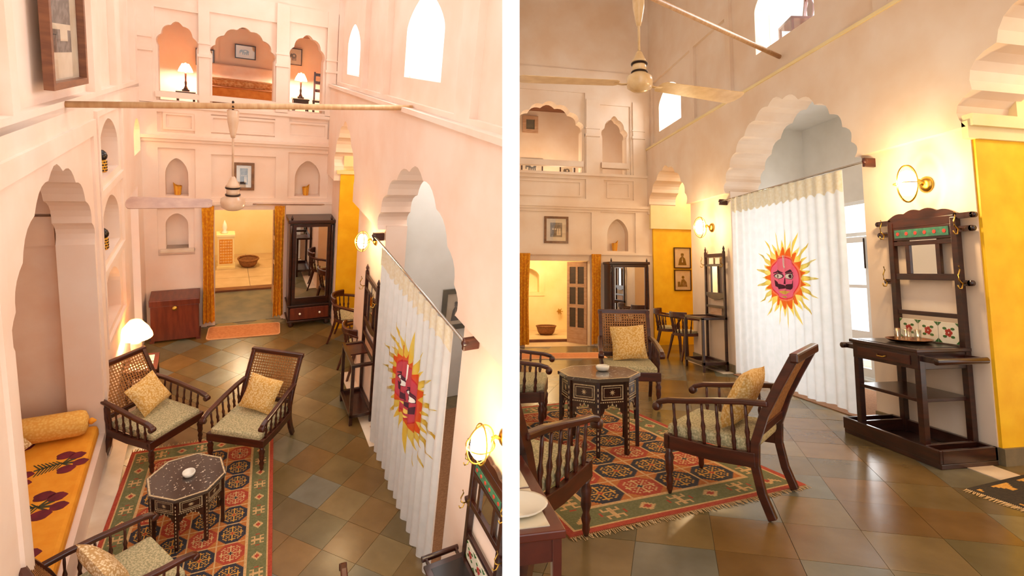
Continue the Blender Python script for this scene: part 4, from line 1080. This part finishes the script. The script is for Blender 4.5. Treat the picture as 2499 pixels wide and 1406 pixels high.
# far end
wardrobe(HL, 'dark wardrobe with tall mirror door beside the doorway, seen from above', (1.41, FW - .035, 0), 0, .72, 1.97, .42)
ch = thing(HL, 'wooden_chest', 'brown wooden chest in the far left corner', 'chest', (-.53, FW - .05, 0))
MB().box(-.31, .31, -.42, 0, .04, .62).build('body', 'wood_red', ch, .006)
MB().box(-.325, .325, -.435, .0, .62, .72).build('lid', 'wood_red', ch, .01)
MB().lathe([(.0, -.425), (.035, -.43), (.035, -.445), (0, -.448)], 12, (.0, 0, .58), axis='y').build('lock_plate', 'brass', ch)
for s in (-1, 1): MB().box(s * .3 - .03, s * .3 + .03, -.40, -.02, 0, .045).build('foot', 'wood_red', ch)
dm = thing(HL, 'doormat', 'orange doormat with rounded corners in front of the doorway', 'doormat', (.42, 9.58, .001), -5)
rr = [(.52 - .06 + .06 * math.cos(q), .22 - .06 + .06 * math.sin(q)) for q in [PI / 2 * k / 5 for k in range(6)]]
outl = rr + [(-x, y) for x, y in reversed(rr)] + [(-x, -y) for x, y in rr] + [(x, -y) for x, y in reversed(rr)]
MB().plate([(x * 1.03, y * 1.07) for x, y in outl], [outl], .014).build('edging', 'doormat_edge', dm); MB().plate(outl, [], .012).build('pile', 'doormat', dm)
g_ = lambda k: 1 - .25 * math.sin(PI * min(1, k * 1.1)) * .6
curtain(HL, 'door_curtain', 'yellow printed curtain at the left of the doorway, beside the chest', (-.09, FW - .09, 0), 0, .17, .10, 2.12, 'curtain_yellow', .028, .06, gather=g_, group='yellow door curtains')
curtain(HL, 'door_curtain', 'yellow printed curtain between the doorway and the mirror wardrobe, seen from above', (.94, FW - .09, 0), 0, .16, .10, 2.12, 'curtain_yellow', .028, .06, gather=g_, group='yellow door curtains')
def open_door(room, name, loc, rz, W, H):
    o = fplate(MB(), rect(0, W, 0, H), [rect(x0, x1, z0, z1) for x0, x1 in ((.08, W / 2 - .03), (W / 2 + .03, W - .08)) for z0, z1 in ((.36, .80), (.88, 1.27), (1.35, H - .12))], .035).build(name, 'wood_pale', None, .004, room)
    o.matrix_world = room @ T(*loc) @ Rz(rz); o['kind'] = 'structure'
    for x0, x1 in ((.08, W / 2 - .03), (W / 2 + .03, W - .08)):
        for z0, z1 in ((.36, .80), (.88, 1.27), (1.35, H - .12)): MB().box(x0, x1, -.02, -.014, z0, z1).build('pane', 'wood_dark', o)
    return o
open_door(HL, 'door_2', (1.0, FW + .2, .0), 98, .62, 2.0)
pc = thing(HL, 'carved_cabinet', 'low white cabinet with yellow fretwork panel in the lobby beyond the doorway', 'cabinet', (.20, 12.75, .032))
MB().box(-.17, .17, -.14, .14, 0, .06).build('plinth', 'cream_plaster', pc, .005); MB().box(-.15, .15, -.12, .12, .06, .72).build('body', 'cream_plaster', pc, .005)
MB().box(-.17, .17, -.14, .14, .72, .77).build('top', 'cream_plaster', pc, .008)
fp = fplate(MB(), rect(-.12, .12, .12, .66), [], .006, -.12).build('fret_panel', 'fret', pc)
b = MB()
for k in range(5):
    for j in range(8): fplate(b, circ(-.09 + k * .045, .17 + j * .063, .016, 8), [circ(-.09 + k * .045, .17 + j * .063, .010, 8)], .004, -.126)
b.build('fret_rings', 'cream_plaster', fp)
va = thing(HL, 'stone_finial', 'small pale carved figure on the fretwork cabinet', 'figurine', (.18, 12.73, .803))
MB().lathe([(.06, 0), (.065, .03), (.03, .06), (.05, .12), (.035, .2), (.012, .26), (0, .29)], 14).build('body', 'ceramic', va)
def basket(room, label, loc, r, h):
    t = thing(room, 'round_basket', label, 'basket', loc)
    MB().lathe([(r * .6, 0), (r * .82, h * .3), (r, h), (r * .95, h), (r * .75, h * .35), (r * .4, h * .12)], 24).build('bowl', 'basket', t)
    MB().tube([(r * .98 * math.cos(2 * PI * k / 24), r * .98 * math.sin(2 * PI * k / 24), h) for k in range(24)], .018, 6, closed=True).build('rim', 'basket', t)
basket(HL, 'round brown basket on the lobby floor beyond the doorway, beside the cabinet', (.62, 12.75, .034), .20, .17)
# balcony bedroom
be = thing(HL, 'bed', 'bed with orange cover and patterned throw behind the middle balcony arch', 'bed', (.45, 11.94, 3.352))
MB().box(-.58, .58, -.75, .5, .0, .32).build('base', 'wood_brown', be); MB().box(-.58, .58, -.75, .5, .32, .58).build('cover', 'bed_cover', be, .05)
MB().box(-.56, .56, -.3, .3, .56, .70).build('throw', 'bed_throw', be, .06); MB().box(-.58, .58, .48, .54, .3, .95).build('headboard', 'white_sheet', be, .03)
for x, nm in ((-.43, 'left'), (1.47, 'right')):
    side_table(HL, 'small dark bedside table behind the %s balcony arch' % nm, (x, 11.95, 3.35), 0, .3, .26, .40 if x < 0 else .47, False, 1, 'wood_dark')
    table_lamp(HL, 'lit lamp with turned dark stem behind the %s balcony arch' % nm, (x, 11.95, 3.755 if x < 0 else 3.825), 42, .95, 'shade_cloth', 'ceramic', 'bedside lamps', True)
for x, z, w, h, lb in ((-.14, 4.38, .30, .32, 'small framed print behind the left balcony arch, partly hidden by the column'),
                       (.53, 4.58, .36, .27, 'framed elephant print on the bedroom wall behind the middle balcony arch'),
                       (1.40, 4.62, .30, .34, 'small framed print behind the right balcony arch, beside the lamp')):
    picture(HL, lb, T(x, 12.555, z), w, h, .018, 'wood_dark', 'elephant', .045)
cb = thing(HL, 'ladderback_chair', 'dark ladder-back chair behind the right balcony arch', 'chair', (1.86, 11.9, 3.35), -10)
for s in (-1, 1):
    MB().bar([(s * .15, .14, 0), (s * .15, .15, .45), (s * .15, .2, 1.02)], .035, .035, (1, 0, 0)).build('back_post', 'wood_dark', cb); MB().box(s * .15 - .016, s * .15 + .016, -.16, -.13, 0, .45).build('leg', 'wood_dark', cb)
for z in (.62, .78, .94): MB().box(-.15, .15, .155 + (z - .45) * .07, .18 + (z - .45) * .07, z, z + .06).build('slat', 'wood_dark', cb)
MB().box(-.17, .17, -.17, .17, .43, .47).build('seat', 'wood_dark', cb)
# right side of the left hall
captain_chair(HL, 'round-backed wooden chair with white seat at the yellow alcove, beside the wardrobe', (1.93, 8.78, 0), 62, 1.02)
captain_chair(HL, 'round-backed wooden chair half hidden behind the slim coat stand', (1.90, 7.72, 0), 100, 1.0)
slim_stand(HL, 'slim dark coat stand against the pier beside the curtain, seen from above', (1.775, 6.72, 0), -90, .6, .3, 2.02)
hall_stand(HL, 'dark hat stand under the large lit lamp at the white partition', (1.775, 3.02, 0), -90, .62, .40, 2.16, .86)
sconce(HL, 'lit caged wall lamp above the slim coat stand, seen from above', (1.775, 6.78, 2.42), -90, 9, 1.0)
sconce(HL, 'large lit caged wall lamp beside the white partition, above a hat stand', (1.775, 2.93, 2.12), -90, 9, 1.15)
curtain_rod(HL, 'curtain rod with wooden brackets across the big arch, seen from above', (1.66, 3.52, 2.60), (1.66, 6.42, 2.60), .115)
curtain(HL, 'sun_curtain', 'white curtain with red and yellow sun face, seen edge-on from above', (1.66, 4.88, 0), -90, 2.3, .05, 2.585, 'white_cloth', .026, .17, (.10, 1.44, .70, 1.2), header=.2)
cm_ = MB().box(1.72, 3.3, 3.9, 6.3, .0005, .012).build('coir_mat', 'coir', None, 0, HL); tag(cm_, 'brown coir mat behind the sun curtain, seen from above', 'mat')
picture(HL, 'grey framed picture in the vestibule above the curtain rod', T(2.9, 6.595, 1.42), .42, .62, .07, 'slate', 'portrait', .06)
# fan and its pole
po = MB().tube([(-1.07, 6.0, 3.97), (1.76, 5.60, 4.25)], .028, 12).build('ceiling_pole', 'pole_paint', None, 0, HL); tag(po, 'long thin pole spanning the hall that carries the fan, seen from above', 'pole')
fan(HL, 'white ceiling fan hanging from the pole, seen from above', (.15, 5.83, 3.18), (-2, 178), .82, .90, .84, 'fan_paint', -18, .12)

# ================================================================== RIGHT HALL: things
armchair(HR, 'large cane-backed armchair seen from behind in the middle of the right-hand view', (2.14, 3.80, .012), -138, 1.06)
armchair(HR, 'cane-backed armchair with yellow cushion behind the octagonal table in the right-hand view', (2.32, 6.5, .012), -14, 1.08)
armchair(HR, 'armchair cut off by the white partition, left of the octagonal table', (.74, 5.72, .012), 76, 1.1)
armchair(HR, 'armchair cut off by the white partition, behind the red tiled table', (.43, 3.28, .012), 140, 1.12)
cushion(HR, 'yellow cushion on the armchair behind the octagonal table', T(2.32, 6.5, .012) @ Rz(-14) @ T(.02, .14, .71) @ Rx(66) @ Rz(4), .44, .44, .14, group='yellow cushions on the cane armchairs')
cushion(HR, 'yellow cushion on the large armchair seen from behind', T(2.14, 3.80, .012) @ Rz(-138) @ T(.0, .12, .69) @ Rx(64), .46, .44, .15, group='yellow cushions on the cane armchairs')
octagon_table(HR, 'octagonal inlaid side table on the kilim, seen from the side', (1.49, 5.0, .012), 5, 1.06)
ashtray(HR, 'white ashtray on the octagonal table seen from the side', (1.54, 5.04, .012 + .625 * 1.06), 1.15)
kilim(HR, 'red, blue and green kilim rug with fringe under the large armchair', (1.45, 5.05, 0), 13, .0172, 4, 7)
rt = side_table(HR, 'red lacquered table with painted tiles in the bottom left of the right-hand view', (.11, 2.33, 0), 3, .66, .80, .70, True, 1, 'red_lacquer', 2)
pl = MB().lathe([(.0, 0), (.07, 0), (.11, .012), (.12, .022), (.11, .02), (.06, .008), (0, .008)], 24).build('plate', 'ceramic', None, 0, HR); pl.matrix_world = T(.31, 2.14, .704); tag(pl, 'white plate on the red tiled table', 'plate')
hs = hall_stand(HR, 'large dark hat stand with mirror and flowered tiles against the right pier', (4.69, 4.42, 0), -90, .68, .54, 2.16, 1.05)
HS = HR @ T(4.69, 4.42, 0) @ Rz(-90) @ Matrix.Scale(1.05, 4)
tr = thing(HR, 'round_tray', 'round copper tray of glasses on the hat stand', 'tray', M=HS @ T(-.02, -.24, .924))
MB().lathe([(.0, 0), (.16, 0), (.185, .018), (.19, .022), (.18, .018), (.155, .006), (0, .006)], 28).build('dish', 'tray_copper', tr)
for k, (x, y) in enumerate(((-.10, -.02), (-.04, -.08), (.04, -.07), (.10, -.01), (-.03, .03), (.05, .05))):
    g = MB().lathe([(.028, .0), (.032, .10), (.029, .10), (.025, .01), (0, .008)], 14).build('drinking_glass', 'clear_glass', None, 0, HR)
    g.matrix_world = HS @ T(-.02 + x, -.24 + y, .932)
    tag(g, ('clear glass at the left end of the copper tray', 'clear glass at the front of the copper tray, second from the left', 'clear glass at the front of the copper tray, second from the right',
            'clear glass at the right end of the copper tray', 'clear glass in the middle of the copper tray, behind the front left one', 'clear glass at the back of the copper tray, right of the middle')[k], 'glass', 'glasses on the copper tray')
slim_stand(HR, 'slim dark coat stand against the pier left of the curtain in the right-hand view', (4.69, 8.58, 0), -90, .64, .46, 2.08)
sconce(HR, 'lit caged wall lamp above the large hat stand', (4.715, 4.38, 2.50), -90, 26, 1.35)
sconce(HR, 'lit caged wall lamp above the slim coat stand in the right-hand view', (4.715, 8.72, 2.42), -90, 22, 1.35)
curtain_rod(HR, 'curtain rod with wooden brackets across the big arch in the right-hand view', (4.60, 5.02, 2.86), (4.60, 8.2, 2.82), .13)
curtain(HR, 'sun_curtain', 'white curtain with red and yellow sun face seen from the front', (4.60, 6.60, 0), -90, 2.45, .06, 2.83, 'white_cloth', .022, .17, (.06, 1.55, .68, 1.02), header=.24)
cm_ = MB().box(4.62, 5.9, 5.25, 8.0, .0005, .012).build('coir_mat', 'coir', None, 0, HR); tag(cm_, 'brown coir mat under the sun curtain at the garden door', 'mat')
captain_chair(HR, 'round-backed wooden chair with pale seat facing the yellow wall', (4.62, 10.42, 0), 62, 1.08)
captain_chair(HR, 'round-backed wooden chair half hidden by the coat stand, back to the room', (4.60, 9.60, 0), 105, 1.08)
picture(HR, 'framed portrait on the yellow wall, the upper of two', T(5.44, 11.495, 1.96), .42, .48, .022, 'wood_dark', 'portrait', .05)
picture(HR, 'framed seated portrait on the yellow wall, the lower of two', T(5.44, 11.495, 1.45), .42, .48, .022, 'wood_dark', 'seated', .05)
picture(HR, 'gilt framed group photograph on the far wall above the doorway in the right-hand view', T(2.48, FY, 2.55), .55, .6, .05, 'gilt', 'photo', .09)
striped_pot(HR, 'orange striped pot in the wall niche above the mirror wardrobe, seen from below', (3.88, FY + .1, 2.102), 1.2, 0)
wardrobe(HR, 'dark wardrobe with tall mirror door beside the doorway, seen from eye level', (4.02, FY - .04, 0), 0, .92, 1.86, .46)
curtain(HR, 'door_curtain', 'yellow curtain gathered between the doorway and the wardrobe in the right-hand view', (3.38, FY - .10, 0), 0, .22, .06, 2.02, 'curtain_yellow', .03, .07, gather=g_, group='yellow door curtains')
curtain(HR, 'door_curtain', 'yellow curtain beside the white partition at the left of the doorway', (1.72, FY - .10, 0), 0, .34, .06, 2.02, 'curtain_yellow', .03, .08, gather=g_, group='yellow door curtains')
open_door(HR, 'door_3', (3.24, FY + .22, 0), 122, .62, 1.86)
dm = thing(HR, 'doormat', 'flat orange doormat in front of the doorway in the right-hand view', 'doormat', (2.3, 10.3, .001), -4)
MB().plate(rect(-.85, .85, -.34, .34), [rect(-.8, .8, -.29, .29)], .014).build('edging', 'doormat_edge', dm); MB().box(-.8, .8, -.29, .29, 0, .012).build('pile', 'doormat', dm)
basket(HR, 'round brown basket on the lobby floor in the right-hand view', (2.72, 13.9, .0), .26, .22)
wf = thing(HR, 'wall_tap', 'small brass wall fitting low on the lobby wall', 'tap', (3.3, 14.97, .52))
MB().lathe([(.05, 0), (.05, -.02), (.02, -.04), (.015, -.12)], 12, axis='y').build('body', 'brass', wf)
for a in (0, 60, 120): MB().bar([(-.09, -.1, 0), (.09, -.1, 0)], .015, .02, M=Ry(a)).build('lever', 'brass', wf)
ac = thing(HR, 'wall_vent', 'square wooden framed vent high on the balcony room wall', 'vent', (2.12, 13.19, 5.38))
fplate(MB(), rect(-.2, .2, -.22, .22), [rect(-.11, .11, -.13, .13)], .04).build('frame', 'wood_pale', ac); fplate(MB(), rect(-.11, .11, -.13, .13), [], .01).build('grille', 'slate', ac)
picture(HR, 'framed elephant print glimpsed under the balcony rail', T(2.18, 13.19, 4.28), .56, .42, .03, 'wood_dark', 'elephant', .05)
picture(HR, 'second framed print glimpsed under the balcony rail, right of the elephant print', T(3.1, 13.19, 4.2), .4, .4, .03, 'wood_dark', 'elephant', .05)
# dark rug by the gold alcove
def dark_rug():
    t = thing(HR, 'dark_rug', 'black and gold stepped-pattern rug at the right edge by the yellow alcove', 'rug', (4.88, 3.00, 0), 11)
    W, Hh, px = 1.7, 1.36, .022; nx, ny = int(W / px), int(Hh / px)
    def c(i, j):
        e = min(i, nx - 1 - i, j, ny - 1 - j)
        if e < 2: return 0
        x, y = (i - 7) % 15 - 7, (j - 7) % 15 - 7
        if abs(x) + abs(y) < 6: return 1
        if y == 0 or abs(x) <= 1 and abs(y) < 6: return 1
        return 0
    MB().grid(lambda u, v: ((u - .5) * W, (v - .5) * Hh, .010), nx, ny, None, False, c).box(-W / 2, W / 2, -Hh / 2, Hh / 2, .0005, .008).build('rug_field', ['k_black', 'k_gold'], t)
    f = MB(); rr = random.Random(5)
    for s in (-1, 1):
        n = 110
        for i in range(n):
            y = -Hh / 2 + (i + .5) * Hh / n; l = rr.uniform(.04, .07); d = rr.uniform(-.015, .015); x = s * W / 2
            f.add([(x, y - .005, .006), (x, y + .005, .006), (x + s * l, y + d + .003, .003), (x + s * l, y + d - .003, .003), (x, y, .012)], [(0, 1, 2, 3), (0, 3, 4), (1, 4, 2), (2, 4, 3)])
    o = f.build('fringe', 'fringe', t); o['kind'] = 'stuff'
dark_rug()
# chair seen through the upper window
wc = thing(HR, 'splat_back_chair', 'dark chair with vase-shaped splat seen through the high window', 'chair', (5.35, 7.02, 5.06), -100)
for s in (-1, 1): MB().bar([(s * .2, .18, 0), (s * .2, .2, .46), (s * .18, .26, .98)], .045, .04, (1, 0, 0)).build('back_post', 'wood', wc); MB().box(s * .2 - .02, s * .2 + .02, -.2, -.16, 0, .44).build('leg', 'wood', wc)
fplate(MB(), [(-.05, .46), (.05, .46), (.035, .54), (.085, .64), (.09, .74), (.045, .82), (.06, .93), (-.06, .93), (-.045, .82), (-.09, .74), (-.085, .64), (-.035, .54)], [], .02, .235).build('splat', 'wood', wc)
MB().bar([(-.22, .26, .93), (-.1, .26, .97), (0, .26, 1.0), (.1, .26, .97), (.22, .26, .93)], .04, .07).build('crest', 'wood', wc, .008)
MB().box(-.22, .22, -.2, .22, .43, .47).build('seat', 'wood', wc)
gb = MB().box(5.2, 8.0, 4.5, 11.6, 4.94, 5.04); struct('floor_gallery', gb, 'marble', HR)
# fan and its pole
po = MB().tube([(.4, 4.62, 4.80), (4.74, 6.64, 4.76)], .034, 12).build('ceiling_pole', 'pole_paint', None, 0, HR); tag(po, 'long thin pole running up to the high window wall that carries the fan', 'pole')
fan(HR, 'cream ceiling fan seen from below', (2.11, 5.45, 3.75), (9, 174), 1.36, 1.05, 1.2, 'fan_lamplitR', -6, .135)
# bare point lights for the rooms beyond, the alcoves and the niche
light(HL, 'lobby_fill', (.5, 12.2, 2.2), 30, (1, .78, .5), .15)  # no fixture here: added to brighten the lobby, likewise in the right hall
light(HR, 'lobby_fill', (2.6, 13.4, 2.4), 45, (1, .80, .52), .15)
light(HR, 'bedroom_lamp', (2.6, 12.3, 3.75), 16, (1, .80, .55), .2)
light(HR, 'alcove_fill', (6.0, 10.6, 3.9), 30, (1, .85, .6), .15)  # point light without a fixture, like the other alcove ones
light(HR, 'alcove_fill', (6.3, 2.6, 4.0), 40, (1, .82, .5), .2)
light(HL, 'alcove_fill', (2.6, 8.5, 3.6), 16, (1, .85, .6), .15)
light(HL, 'niche_lamp', (-1.25, 9.55, 3.3), 2, (1, .8, .4), .05)

# ------------------------------------------------------------------ the partition closes both halls: trim what would run into it
import bmesh
def trim_at_partition():
    pw = CAM_W.translation.copy()
    bpy.context.view_layer.update()
    for o in list(bpy.data.objects):
        if o.type != 'MESH' or o.name.startswith('wall_divider'): continue
        root = o
        while root.parent: root = root.parent
        if 'hall' not in root: continue
        left = root['hall'] == 'L'
        k = ((1227.5 if left else 1266.5) - 1350) / 1300
        nw = (CAM_W.to_3x3() @ Vector((1, -k, 0))).normalized()      # points to the right hall
        bb = [o.matrix_world @ Vector(c) for c in o.bound_box]
        d = [(p - pw).dot(nw) for p in bb]
        if left: d = [-x for x in d]
        if min(d) >= 0: continue
        if o.data.users > 1: o.data = o.data.copy()
        mi = o.matrix_world.inverted()
        co = mi @ pw; no = (o.matrix_world.to_3x3().transposed() @ nw).normalized()
        bm = bmesh.new(); bm.from_mesh(o.data)
        bmesh.ops.bisect_plane(bm, geom=bm.verts[:] + bm.edges[:] + bm.faces[:], plane_co=co, plane_no=no,
                               clear_outer=left, clear_inner=not left)
        empty = len(bm.faces) == 0
        bm.to_mesh(o.data); bm.free()
        if empty: bpy.data.objects.remove(o)
trim_at_partition()
for o in list(bpy.data.objects):
    if 'hall' in o: del o['hall']
    if o.type == 'EMPTY' and not o.children: bpy.data.objects.remove(o)
